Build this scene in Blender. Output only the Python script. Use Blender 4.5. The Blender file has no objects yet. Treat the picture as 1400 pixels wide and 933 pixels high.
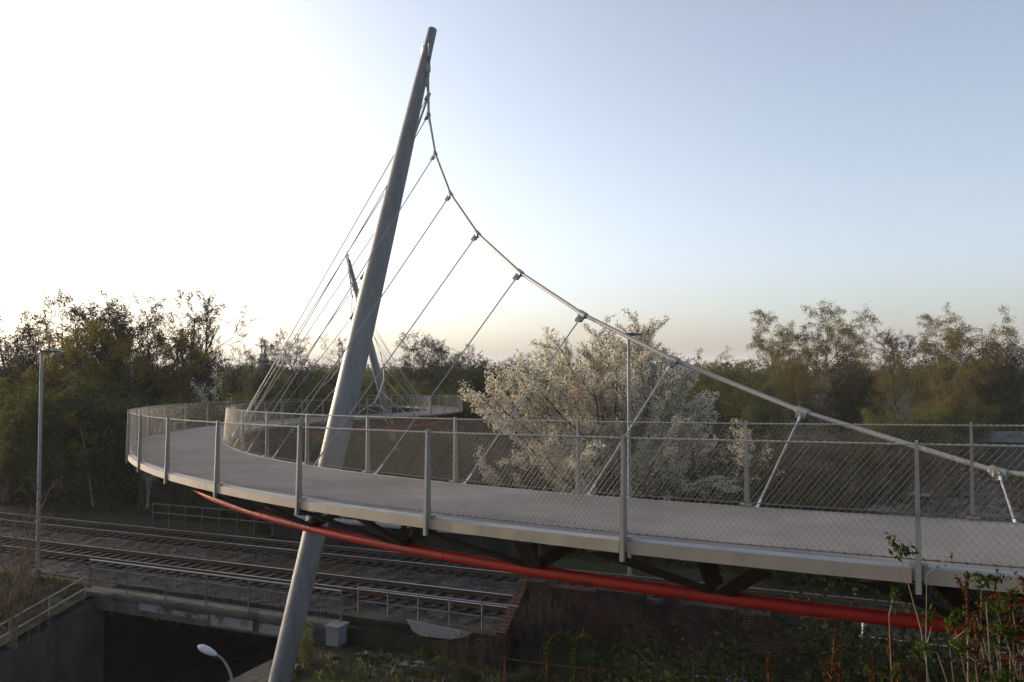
import bpy, math, random
import numpy as np
from mathutils import Vector, Matrix

random.seed(7)
SC = bpy.context.scene
COL = SC.collection
PI = math.pi
V = Vector

# ------------------------------------------------------------------ camera
CZ = 9.0                                   # camera height over the railway formation (z = 0)
FPX, HOR = 1108.1, 502.65
PITCH = math.atan((HOR - 466.5) / FPX)
cam = bpy.data.cameras.new('camera')
cam.sensor_width = 36.0
cam.lens = FPX / 1400 * 36
cam.clip_start = 0.05
cam.clip_end = 6000
co = bpy.data.objects.new('camera', cam)
COL.objects.link(co)
co.location = (0, 0, CZ)
co.rotation_euler = (PI / 2 + PITCH, 0, 0)
SC.camera = co


def px(x, Y):
    """world X of the photograph column x at distance Y"""
    return (x - 700) / FPX * Y * 1.0


# railway frame: u along the tracks (to the right and nearer), v away from the camera
CU, SU = 0.924, 0.3825
RAILROT = -math.atan2(SU, CU)


def uv(u, v, z=0.0):
    return V((CU * u + SU * v, -SU * u + CU * v, z))


def touv(x, y):
    return CU * x - SU * y, SU * x + CU * y


# ------------------------------------------------------------------ mesh helpers
class MB:
    def __init__(s):
        s.v = []
        s.f = []
        s.m = []

    def face(s, pts, mi=0):
        n = len(s.v)
        s.v.extend([tuple(p) for p in pts])
        s.f.append(tuple(range(n, n + len(pts))))
        s.m.append(mi)

    def tube(s, pts, rad, n=6, cap=True, mi=0):
        pts = [V(p) for p in pts]
        if not hasattr(rad, '__len__'):
            rad = [rad] * len(pts)
        base = len(s.v)
        ref = None
        for i, p in enumerate(pts):
            a = pts[max(i - 1, 0)]
            b = pts[min(i + 1, len(pts) - 1)]
            d = (b - a)
            if d.length < 1e-9:
                d = V((0, 0, 1))
            d.normalize()
            if ref is None:
                ref = V((0, 0, 1)) if abs(d.z) < .9 else V((1, 0, 0))
                ref = (ref - d * ref.dot(d)).normalized()
            else:
                ref = ref - d * ref.dot(d)
                if ref.length < 1e-6:
                    ref = d.orthogonal()
                ref.normalize()
            w = d.cross(ref)
            r = rad[i]
            for j in range(n):
                t = 2 * PI * j / n
                q = p + ref * (math.cos(t) * r) + w * (math.sin(t) * r)
                s.v.append((q.x, q.y, q.z))
        for i in range(len(pts) - 1):
            for j in range(n):
                k = (j + 1) % n
                s.f.append((base + i * n + j, base + i * n + k, base + (i + 1) * n + k, base + (i + 1) * n + j))
                s.m.append(mi)
        if cap:
            s.f.append(tuple(base + j for j in range(n))[::-1])
            s.m.append(mi)
            e = base + (len(pts) - 1) * n
            s.f.append(tuple(e + j for j in range(n)))
            s.m.append(mi)

    def hexa(s, c, mi=0):
        """c: 8 corners, bottom ring 0-3, top ring 4-7"""
        n = len(s.v)
        s.v.extend([tuple(p) for p in c])
        for q in ((3, 2, 1, 0), (4, 5, 6, 7), (0, 1, 5, 4), (1, 2, 6, 5), (2, 3, 7, 6), (3, 0, 4, 7)):
            s.f.append(tuple(n + i for i in q))
            s.m.append(mi)

    def box(s, x0, x1, y0, y1, z0, z1, mi=0):
        s.hexa([(x0, y0, z0), (x1, y0, z0), (x1, y1, z0), (x0, y1, z0),
                (x0, y0, z1), (x1, y0, z1), (x1, y1, z1), (x0, y1, z1)], mi)

    def bar(s, a, b, w, h, up=(0, 0, 1), mi=0):
        a, b = V(a), V(b)
        d = (b - a).normalized()
        up = V(up)
        sd = d.cross(up)
        if sd.length < 1e-6:
            sd = d.orthogonal()
        sd.normalize()
        up = sd.cross(d).normalized()
        x, y = sd * (w / 2), up * (h / 2)
        s.hexa([a - x - y, a + x - y, b + x - y, b - x - y, a - x + y, a + x + y, b + x + y, b - x + y], mi)

    def build(s, name, mat=None, parent=None, smooth=False, bevel=0):
        me = bpy.data.meshes.new(name)
        me.from_pydata(s.v, [], s.f)
        mats = mat if isinstance(mat, (list, tuple)) else [mat]
        for m in mats:
            me.materials.append(m)
        if len(mats) > 1:
            me.polygons.foreach_set('material_index', s.m)
        if smooth:
            me.polygons.foreach_set('use_smooth', [True] * len(me.polygons))
            try:
                me.set_sharp_from_angle(angle=math.radians(40))
            except Exception:
                pass
        me.update()
        o = bpy.data.objects.new(name, me)
        COL.objects.link(o)
        if parent is not None:
            o.parent = parent
        if bevel:
            b = o.modifiers.new('bevel', 'BEVEL')
            b.width = bevel
            b.segments = 2
            b.limit_method = 'ANGLE'
            b.angle_limit = math.radians(50)
        return o


def tag(o, label=None, cat=None, group=None, kind=None):
    if label:
        o['label'] = label
    if cat:
        o['category'] = cat
    if group:
        o['group'] = group
    if kind:
        o['kind'] = kind
    return o


def empty(name, loc=(0, 0, 0), rz=0.0):
    o = bpy.data.objects.new(name, None)
    o.empty_display_size = .3
    COL.objects.link(o)
    o.location = loc
    o.rotation_euler = (0, 0, rz)
    return o


def copy_tree(o, parent=None):
    c = o.copy()
    COL.objects.link(c)
    if parent is not None:
        c.parent = parent
    for ch in list(o.children):
        copy_tree(ch, c)
    return c


def quads_mesh(name, P, mats, mi=None, smooth=False):
    """P: (n,4,3) array of loose quads"""
    n = len(P)
    me = bpy.data.meshes.new(name)
    me.vertices.add(n * 4)
    me.vertices.foreach_set('co', np.ascontiguousarray(P, dtype=np.float32).ravel())
    me.loops.add(n * 4)
    me.loops.foreach_set('vertex_index', np.arange(n * 4, dtype=np.int32))
    me.polygons.add(n)
    me.polygons.foreach_set('loop_start', np.arange(0, n * 4, 4, dtype=np.int32))
    me.polygons.foreach_set('loop_total', np.full(n, 4, dtype=np.int32))
    for m in (mats if isinstance(mats, (list, tuple)) else [mats]):
        me.materials.append(m)
    if mi is not None:
        me.polygons.foreach_set('material_index', np.asarray(mi, dtype=np.int32))
    me.update(calc_edges=True)
    return me


# ------------------------------------------------------------------ materials
def newmat(name):
    m = bpy.data.materials.new(name)
    m.use_nodes = True
    nt = m.node_tree
    b = nt.nodes['Principled BSDF']
    return m, nt, b


def N(nt, t, **kw):
    n = nt.nodes.new(t)
    for k, v in kw.items():
        if k in n.inputs:
            n.inputs[k].default_value = v
        else:
            setattr(n, k, v)
    return n


def ramp(nt, stops):
    r = nt.nodes.new('ShaderNodeValToRGB')
    e = r.color_ramp.elements
    while len(e) < len(stops):
        e.new(.5)
    for i, (p, c) in enumerate(stops):
        e[i].position = p
        e[i].color = (*c, 1)
    return r


def surf(name, c1, c2, scale=4.0, rough=.75, metal=0.0, bump=0.0, bscale=30.0, detail=8.0, stretch=(1, 1, 1),
         c3=None, scale3=1.0, lim3=(.5, .62), spec=.4, coord='Object'):
    """two-colour noise surface with optional patches of a third colour and bump"""
    m, nt, b = newmat(name)
    tc = N(nt, 'ShaderNodeTexCoord')
    mp = N(nt, 'ShaderNodeMapping')
    mp.inputs['Scale'].default_value = stretch
    nt.links.new(tc.outputs[coord], mp.inputs['Vector'])
    n1 = N(nt, 'ShaderNodeTexNoise', Scale=scale, Detail=detail, Roughness=.65)
    nt.links.new(mp.outputs[0], n1.inputs['Vector'])
    r = ramp(nt, [(.33, c1), (.67, c2)])
    nt.links.new(n1.outputs['Fac'], r.inputs[0])
    out = r.outputs[0]
    if c3:
        n3 = N(nt, 'ShaderNodeTexNoise', Scale=scale3, Detail=6.0, Roughness=.7)
        nt.links.new(mp.outputs[0], n3.inputs['Vector'])
        r3 = ramp(nt, [(lim3[0], (0, 0, 0)), (lim3[1], (1, 1, 1))])
        nt.links.new(n3.outputs['Fac'], r3.inputs[0])
        mx = N(nt, 'ShaderNodeMixRGB')
        nt.links.new(r3.outputs[0], mx.inputs['Fac'])
        nt.links.new(out, mx.inputs[1])
        mx.inputs[2].default_value = (*c3, 1)
        out = mx.outputs[0]
    nt.links.new(out, b.inputs['Base Color'])
    b.inputs['Roughness'].default_value = rough
    b.inputs['Metallic'].default_value = metal
    b.inputs['Specular IOR Level'].default_value = spec if rough < .79 else spec * .15
    if bump:
        n2 = N(nt, 'ShaderNodeTexNoise', Scale=bscale, Detail=6.0)
        nt.links.new(tc.outputs[coord], n2.inputs['Vector'])
        bp = N(nt, 'ShaderNodeBump', Strength=bump, Distance=.03)
        nt.links.new(n2.outputs['Fac'], bp.inputs['Height'])
        nt.links.new(bp.outputs[0], b.inputs['Normal'])
    return m


def leafmat(name, stops, trans=.35, rough=.6):
    m = bpy.data.materials.new(name)
    m.use_nodes = True
    nt = m.node_tree
    nt.nodes.clear()
    out = N(nt, 'ShaderNodeOutputMaterial')
    g = N(nt, 'ShaderNodeNewGeometry')
    oi = N(nt, 'ShaderNodeObjectInfo')
    r = ramp(nt, stops)
    ad = N(nt, 'ShaderNodeMath', operation='ADD')
    mu = N(nt, 'ShaderNodeMath', operation='MULTIPLY_ADD')
    mu.inputs[1].default_value = .3
    mu.inputs[2].default_value = -.15
    nt.links.new(oi.outputs['Random'], mu.inputs[0])
    nt.links.new(g.outputs['Random Per Island'], ad.inputs[0])
    nt.links.new(mu.outputs[0], ad.inputs[1])
    nt.links.new(ad.outputs[0], r.inputs[0])
    d = N(nt, 'ShaderNodeBsdfDiffuse')
    t = N(nt, 'ShaderNodeBsdfTranslucent')
    mx = N(nt, 'ShaderNodeMixShader')
    mx.inputs[0].default_value = trans
    nt.links.new(r.outputs[0], d.inputs[0])
    nt.links.new(r.outputs[0], t.inputs[0])
    nt.links.new(d.outputs[0], mx.inputs[1])
    nt.links.new(t.outputs[0], mx.inputs[2])
    nt.links.new(mx.outputs[0], out.inputs[0])
    return m


M = {}
M['steel'] = surf('painted_steel', (.19, .178, .16), (.25, .235, .21), 3, .45, bump=.02, c3=(.15, .135, .115), scale3=2.5, lim3=(.58, .7))
M['mast'] = surf('mast_paint', (.15, .15, .148), (.185, .183, .18), 1.2, .5, c3=(.105, .103, .10), scale3=2.2, lim3=(.48, .7), stretch=(1, 1, .12))
M['fascia'] = surf('fascia_paint', (0.2340, 0.1980, 0.1485), (0.2970, 0.2520, 0.1935), 1.8, .5, bump=.02, c3=(0.1710, 0.1530, 0.1260), scale3=1.1, lim3=(.55, .7))
M['ledge'] = surf('ledge_paint', (.17, .18, .195), (.23, .24, .255), 2.5, .55)
M['deck'] = surf('deck_coating', (0.1518, 0.1467, 0.1478), (0.1973, 0.1912, 0.1923), 1.1, .85, bump=.3, bscale=45, c3=(0.1164, 0.1113, 0.1113), scale3=.35, lim3=(.42, .7))
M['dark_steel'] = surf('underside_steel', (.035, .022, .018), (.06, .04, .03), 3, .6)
M['red'] = surf('red_tube_paint', (.34, .011, .004), (.42, .017, .006), 1.3, .6, c3=(.24, .012, .006), scale3=2.4, lim3=(.52, .68))
M['cable'] = surf('galvanised_cable', (.22, .215, .205), (.28, .275, .26), 8, .5, metal=.1)
M['wire'] = surf('stainless_wire', (.105, .094, .078), (.138, .126, .106), 8, .5, spec=.15)
M['socket'] = surf('bright_socket', (.6, .6, .6), (.72, .72, .72), 8, .35, metal=.3)
M['galv'] = surf('galvanised_rail', (.20, .205, .22), (.27, .275, .29), 5, .5, metal=.1)
M['galv_dull'] = surf('dull_galvanised', (.09, .09, .09), (.13, .13, .13), 5, .6)
M['lamp_dark'] = surf('lamp_head_dark', (.03, .034, .042), (.05, .055, .065), 5, .4)
M['lamp_pale'] = surf('lamp_head_pale', (.62, .63, .66), (.72, .73, .75), 5, .4)
M['concrete'] = surf('weathered_concrete', (0.0680, 0.0656, 0.0616), (0.1120, 0.1080, 0.1000), 1.2, .9, bump=.25, bscale=18, c3=(0.0360, 0.0336, 0.0296), scale3=.8, lim3=(.48, .66), stretch=(1, 1, .45))
M['concrete_dark'] = surf('dark_concrete', (0.0292, 0.0273, 0.0254), (0.0520, 0.0488, 0.0442), 1.0, .92, bump=.25, bscale=14, c3=(0.0163, 0.0163, 0.0143), scale3=.7, lim3=(.45, .62), stretch=(1, 1, .3))  # darker concrete with upright darker streaks
M['concrete_pale'] = surf('pale_concrete', (0.1920, 0.1920, 0.1920), (0.2640, 0.2640, 0.2600), 2.0, .85, bump=.1, c3=(0.1120, 0.1120, 0.1080), scale3=1.5, lim3=(.55, .7))
M['ballast'] = surf('track_ballast', (.0105, .0115, .013), (.052, .053, .058), 6, .95, bump=1.0, bscale=10, c3=(.022, .019, .014), scale3=.3, lim3=(.5, .62))
M['rail_head'] = surf('polished_rail', (0.2450, 0.2450, 0.2499), (0.2940, 0.2940, 0.2989), 6, .3, metal=.6)
M['rail_rust'] = surf('rusty_rail', (.07, .045, .03), (.11, .07, .045), 6, .8)
M['sleeper'] = surf('sleeper', (0.0144, 0.0125, 0.0106), (0.0288, 0.0254, 0.0226), 4, .9, bump=.2)
M['asphalt'] = surf('asphalt', (.045, .045, .046), (.065, .065, .066), 3, .9, bump=.2, bscale=80)
M['void'] = surf('shaded_concrete', (0.0200, 0.0190, 0.0180), (0.0350, 0.0330, 0.0310), 1, .95)  # concrete inside the underpass, its shade put into the dark colour


def ground_mat():
    m, nt, b = newmat('ground_cover')
    tc = N(nt, 'ShaderNodeTexCoord')
    n1 = N(nt, 'ShaderNodeTexNoise', Scale=.22, Detail=10.0, Roughness=.7)
    n2 = N(nt, 'ShaderNodeTexNoise', Scale=3.5, Detail=10.0, Roughness=.75)
    nt.links.new(tc.outputs['Object'], n1.inputs['Vector'])
    nt.links.new(tc.outputs['Object'], n2.inputs['Vector'])
    ra = ramp(nt, [(.3, (.02, .017, .013)), (.7, (.05, .045, .04))])
    rb = ramp(nt, [(.3, (.02, .024, .01)), (.7, (.05, .055, .02))])
    nt.links.new(n2.outputs['Fac'], ra.inputs[0])
    nt.links.new(n2.outputs['Fac'], rb.inputs[0])
    rm = ramp(nt, [(.42, (0, 0, 0)), (.56, (1, 1, 1))])
    nt.links.new(n1.outputs['Fac'], rm.inputs[0])
    mx = N(nt, 'ShaderNodeMixRGB')
    nt.links.new(rm.outputs[0], mx.inputs[0])
    nt.links.new(ra.outputs[0], mx.inputs[1])
    nt.links.new(rb.outputs[0], mx.inputs[2])
    nt.links.new(mx.outputs[0], b.inputs['Base Color'])
    b.inputs['Roughness'].default_value = .95
    b.inputs['Specular IOR Level'].default_value = .05
    bp = N(nt, 'ShaderNodeBump', Strength=.8, Distance=.08)
    nt.links.new(n2.outputs['Fac'], bp.inputs['Height'])
    nt.links.new(bp.outputs[0], b.inputs['Normal'])
    return m


M['ground'] = ground_mat()


def brick_mat():
    m, nt, b = newmat('old_brick')
    tc = N(nt, 'ShaderNodeTexCoord')
    sx = N(nt, 'ShaderNodeSeparateXYZ')
    cx = N(nt, 'ShaderNodeCombineXYZ')
    ad = N(nt, 'ShaderNodeMath', operation='ADD')
    nt.links.new(tc.outputs['Object'], sx.inputs[0])
    nt.links.new(sx.outputs['X'], ad.inputs[0])
    nt.links.new(sx.outputs['Y'], ad.inputs[1])
    nt.links.new(ad.outputs[0], cx.inputs['X'])
    nt.links.new(sx.outputs['Z'], cx.inputs['Y'])
    br = N(nt, 'ShaderNodeTexBrick', Scale=1.0)
    br.inputs['Color1'].default_value = (.085, .028, .02, 1)
    br.inputs['Color2'].default_value = (.04, .02, .016, 1)
    br.inputs['Mortar'].default_value = (.09, .082, .073, 1)
    br.inputs['Mortar Size'].default_value = .011
    br.inputs['Brick Width'].default_value = .26
    br.inputs['Row Height'].default_value = .085
    nt.links.new(cx.outputs[0], br.inputs['Vector'])
    n1 = N(nt, 'ShaderNodeTexNoise', Scale=.7, Detail=8.0, Roughness=.75)
    nt.links.new(tc.outputs['Object'], n1.inputs['Vector'])
    r = ramp(nt, [(.4, (0, 0, 0)), (.62, (1, 1, 1))])
    nt.links.new(n1.outputs['Fac'], r.inputs[0])
    mx = N(nt, 'ShaderNodeMixRGB')
    nt.links.new(r.outputs[0], mx.inputs[0])
    nt.links.new(br.outputs['Color'], mx.inputs[1])
    mx.inputs[2].default_value = (.018, .016, .014, 1)
    nt.links.new(mx.outputs[0], b.inputs['Base Color'])
    b.inputs['Roughness'].default_value = .92
    b.inputs['Specular IOR Level'].default_value = .06
    bp = N(nt, 'ShaderNodeBump', Strength=.6, Distance=.01)
    nt.links.new(br.outputs['Fac'], bp.inputs['Height'])
    bp.invert = True
    nt.links.new(bp.outputs[0], b.inputs['Normal'])
    return m


M['brick'] = brick_mat()
M['bark_dark'] = surf('dark_bark', (.03, .026, .024), (.06, .052, .047), 3, .95)
M['bark_mid'] = surf('brown_bark', (.06, .048, .038), (.11, .09, .07), 3, .95)
M['bark_birch'] = surf('birch_bark', (.20, .185, .165), (.30, .28, .26), 3, .9, c3=(.06, .05, .045), scale3=3, lim3=(.52, .6), stretch=(1, 1, .6))
M['leaf_bare'] = leafmat('seed_clusters', [(0, (.03, .022, .02)), (1, (.075, .055, .045))], .15)
M['leaf_birch'] = leafmat('birch_leaves', [(0, (0.1035, 0.0920, 0.0184)), (.5, (0.2185, 0.1725, 0.0322)), (1, (0.2990, 0.2300, 0.0517))], .4)
M['leaf_amber'] = leafmat('amber_catkins', [(0, (.08, .06, .015)), (.5, (.155, .115, .026)), (1, (.22, .175, .042))], .4)
M['leaf_green'] = leafmat('spring_leaves', [(0, (0.0625, 0.0775, 0.0200)), (.5, (0.1187, 0.1375, 0.0350)), (1, (0.1875, 0.1938, 0.0500))], .4)
M['leaf_dark'] = leafmat('dark_leaves', [(0, (0.0250, 0.0343, 0.0156)), (.6, (0.0499, 0.0624, 0.0234)), (1, (0.0858, 0.0936, 0.0312))], .25)
M['leaf_brush'] = leafmat('brush_twigs', [(0, (0.0350, 0.0280, 0.0175)), (.5, (0.0630, 0.0525, 0.0280)), (1, (0.0840, 0.0770, 0.0350))], .3)
M['blossom'] = leafmat('white_blossom', [(0, (.52, .455, .32)), (.35, (.68, .62, .49)), (1, (.8, .76, .67))], .35)
M['leaf_young'] = leafmat('young_cherry_leaves', [(0, (.10, .09, .03)), (1, (.2, .18, .06))], .4)
M['leaf_ivy'] = leafmat('ivy_leaves', [(0, (0.0120, 0.0192, 0.0060)), (.6, (0.0270, 0.0420, 0.0108)), (1, (0.0510, 0.0720, 0.0180))], .3)
M['leaf_fresh'] = leafmat('fresh_shoots', [(0, (0.0225, 0.0382, 0.0067)), (1, (0.0450, 0.0675, 0.0135))], .4)
M['dock_seed'] = leafmat('rusty_seeds', [(0, (0.0423, 0.0135, 0.0069)), (.6, (0.0731, 0.0251, 0.0115)), (1, (0.1001, 0.0423, 0.0192))], .3)
M['stem'] = surf('dry_stem', (0.1280, 0.0880, 0.0560), (0.2080, 0.1600, 0.1120), 6, .8)
M['white_wall'] = surf('pale_render', (.22, .225, .23), (.3, .3, .31), .6, .8)
M['roof_grey'] = surf('grey_roof', (.12, .12, .13), (.18, .18, .19), .7, .8)
M['window_dark'] = surf('dark_glass', (.02, .022, .026), (.03, .032, .036), 1, .15)
M['red_paint'] = surf('red_sheet', (.34, .05, .035), (.42, .07, .045), 2, .6)
M['blue_paint'] = surf('blue_paint', (.06, .085, .16), (.09, .12, .2), 4, .5, c3=(.16, .17, .2), scale3=3)
M['yellow_paint'] = surf('yellow_paint', (.5, .36, .06), (.56, .42, .08), 3, .6)
M['plastic_white'] = surf('white_sheet', (.6, .6, .62), (.72, .72, .73), 2, .6)
M['yard'] = surf('yard_gravel', (.07, .068, .066), (.15, .147, .145), 1.6, .95, bump=.8, bscale=6, c3=(.05, .045, .035), scale3=.3, lim3=(.45, .6))
M['rust'] = surf('rusty_iron', (.09, .035, .022), (.15, .06, .035), 6, .85)

M['concrete_patch'] = surf('repair_mortar', (.2, .196, .19), (.3, .295, .285), 2.5, .9, c3=(.07, .068, .062), scale3=1.6, lim3=(.45, .6))
# ------------------------------------------------------------------ footbridge geometry (two equal arcs, an S in plan)
ACX, ACY, AR, AW = 22.824, 41.159, 38.127, 2.834
TH0, DTH = -2.08746, -0.080974
BZ0, BDZ = CZ - 1.8794, -0.07838            # height of the railing foot wire at post 0, change per post
KINF = 18.75
RM = AR - AW / 2
_t = TH0 + DTH * KINF
C2 = (ACX + 2 * RM * math.cos(_t), ACY + 2 * RM * math.sin(_t))
K0, K1 = -3.6, 39.0


def BP(k, off, z=0.0):
    if k <= KINF:
        t = TH0 + DTH * k
        r = AR - off
        return V((ACX + r * math.cos(t), ACY + r * math.sin(t), BZ0 + BDZ * k + z))
    t = _t + PI - DTH * (k - KINF)
    r = RM + off - AW / 2
    return V((C2[0] + r * math.cos(t), C2[1] + r * math.sin(t), BZ0 + BDZ * k + z))


def frange(a, b, st):
    n = max(1, int(round((b - a) / st)))
    return [a + (b - a) * i / n for i in range(n + 1)]


def sweep(mb, prof, ks, mi=0):
    n = len(prof)
    base = len(mb.v)
    for k in ks:
        for (o, z) in prof:
            mb.v.append(tuple(BP(k, o, z)))
    for i in range(len(ks) - 1):
        for j in range(n):
            jj = (j + 1) % n
            mb.f.append((base + i * n + j, base + i * n + jj, base + (i + 1) * n + jj, base + (i + 1) * n + j))
            mb.m.append(mi)
    mb.f.append(tuple(base + j for j in range(n)))
    mb.m.append(mi)
    e = base + (len(ks) - 1) * n
    mb.f.append(tuple(e + j for j in range(n))[::-1])
    mb.m.append(mi)


bridge = empty('footbridge', (0, 0, 0))
tag(bridge, 'S-curved grey suspension footbridge with wire mesh railings, leaning masts and a red tube below', 'footbridge')
KS = frange(K0, K1, .25)
mb = MB()
sweep(mb, [(.03, -.06), (AW - .03, -.06), (AW - .03, -.20), (.03, -.20)], KS)
mb.build('deck', M['deck'], bridge)
for s in (0, 1):
    def o_(x, s=s):
        return x if s == 0 else AW - x
    mb = MB()
    sweep(mb, [(o_(-.108), -.068), (o_(.027), -.052), (o_(.027), -.19), (o_(-.10), -.19)], KS, 0)
    mb.build('edge_ledge', M['ledge'], bridge)
    # vertical fascia plate, in lengths with joints at each post
    mb = MB()
    for q in range(-4, 39):
        ks = frange(q + .02, q + .985, .24)
        sweep(mb, [(o_(-.112), -.074), (o_(-.122), -.074), (o_(-.122), -.212), (o_(-.112), -.212)], ks)
    mb.build('fascia_plate', M['fascia'], bridge)
    mb = MB()
    sweep(mb, [(o_(-.110), -.2005), (o_(.05), -.2005), (o_(.05), -.212), (o_(-.110), -.212)], KS)
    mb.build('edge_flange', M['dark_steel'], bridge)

# railing posts: tapered fins outside the fascia
PHI = .16                                   # the inner posts and hangers sit a little nearer along the deck
for q in range(-3, 39):
    for s in (0, 1):
        mb = MB()
        sg = 1 if s == 0 else -1
        e0 = 0 if s == 0 else AW
        qq = q - (PHI if s else 0)
        rr = (AR - e0) if qq <= KINF else (RM + e0 - AW / 2)
        hw = .026 / (rr * abs(DTH))
        prof = [(-.178, -.30), (-.126, -.30), (-.126, -.06), (-.07, -.045), (-.08, 1.165), (-.14, 1.165)]
        n = len(prof)
        for kk in (-1, 1):
            mb.v += [tuple(BP(qq + kk * hw * (1 - .35 * max(0, z)), e0 + sg * o, z)) for (o, z) in prof]
        mb.f += [tuple(range(n)), tuple(range(n, 2 * n))[::-1]] + [(j, n + j, n + (j + 1) % n, (j + 1) % n) for j in range(n)]
        mb.m += [0] * (n + 2)
        p = mb.build('railing_post', M['steel'], bridge)
        mb = MB()
        mb.bar(BP(qq, e0 + sg * -.02, -.03), BP(qq, e0 + sg * -.115, -.035), .16, .02)
        mb.build('base_plate', M['steel'], p)

# railing ropes and lashed mesh
for s in (0, 1):
    off = -.012 if s == 0 else AW + .012
    oft = -.095 if s == 0 else AW + .095
    ks = frange(-3.4, K1, .2)
    mb = MB()
    mb.tube([BP(k, oft, 1.13) for k in ks], .0085, 6)
    # lashings round the top rope
    kk = -3.4
    st = .075 / (AR * abs(DTH))
    while kk < 16:
        a, b = BP(kk, oft, 1.13), BP(kk + st * .42, oft, 1.13)
        mb.tube([a, b], .0135, 5)
        kk += st
    mb.build('top_rope', M['cable'], bridge, smooth=True)
    mb = MB()
    mb.tube([BP(k, off, 0.0) for k in ks], .007, 6)
    kk = -3.4
    while kk < 16:
        a, b = BP(kk, off, -.012), BP(kk + st * .3, off, .014)
        mb.tube([a, b], .009, 4)
        kk += st * 1.6
    mb.build('foot_rope', M['wire'], bridge, smooth=True)
    mb = MB()
    kk = -3.4
    stp = .072 / (AR * abs(DTH))
    run = .93 / (AR * abs(DTH))
    while kk < K1 - run:
        r = .0018 if kk < 4 else (.0016 if kk < 16 else .0019)
        for d in (1, -1):
            pts = [BP(kk + run * t if d > 0 else kk + run * (1 - t), off + (oft - off) * t, 1.13 * t) for t in (0, .5, 1)]
            mb.tube(pts, r, 3, cap=False)
        kk += stp if kk < 16 else stp * 1.5
    mb.build('mesh_net', M['wire'], bridge)

# red lower chord, V struts and cross beams
RT_OFF, RT_Z = 1.6, -1.05
mb = MB()
tk, tr = [], []
for k in KS:
    tk.append(k)
    tr.append(.09)
    if abs((k - .4) - round(k - .4)) < .13:
        for dd, r in ((.02, .09), (.0205, .095), (.027, .095), (.0275, .09)):
            tk.append(k + dd)
            tr.append(r)
mb.tube([BP(k, RT_OFF if k < KINF else AW - RT_OFF, RT_Z) for k in tk], tr, 14)
mb.build('red_tube', M['red'], bridge, smooth=True)
for q in range(-3, 38):
    ka = q - .18
    ro = RT_OFF if ka < KINF else AW - RT_OFF
    mb = MB()
    sg = 1 if ka < KINF else -1
    for (dk, oo) in ((-.33, -.02), (.33, -.02), (-.33, AW + .02), (.33, AW + .02)):
        e = BP(ka + dk, oo, -.235)
        ap = BP(ka + dk * .06, ro - .06 if oo < 1 else ro + .06, RT_Z + .07)
        d = (e - ap)
        tang = (BP(ka + .1, oo) - BP(ka - .1, oo)).normalized()
        mb.bar(ap, e, .24, .05, up=d.cross(tang).normalized())
    ap = BP(ka, ro, RT_Z + .075)
    mb.bar(ap, ap + V((0, 0, .06)), .26, .24)
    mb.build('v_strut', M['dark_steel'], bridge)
mb = MB()
for q in frange(-3, 38, .5):
    t = (BP(q + .1, 1) - BP(q - .1, 1)).normalized()
    mb.bar(BP(q, .06, -.232), BP(q, AW - .06, -.232), .09, .06)
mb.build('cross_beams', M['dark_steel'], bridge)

# masts, ring cables, clamps, hangers   (k, distance inside the inner edge, height over the foot wire)
CLAMPS = [(-.14, 2.5, .28), (1, 3.344, 1.157), (2, 3.570, 2.179), (3, 4.041, 3.298), (4, 4.572, 4.571), (5, 5.130, 6.002),
          (6, 5.710, 7.690), (7, 6.314, 9.645), (8, 6.936, 11.817)]
KM = 8.2


def loc1(k, ins, z):
    return BP(k - PHI, AW + ins, z)


def loc2(k, ins, z):
    kk = 2 * KINF - k + PHI
    # height keeps the local deck level
    return BP(kk, -ins, z)


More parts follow.
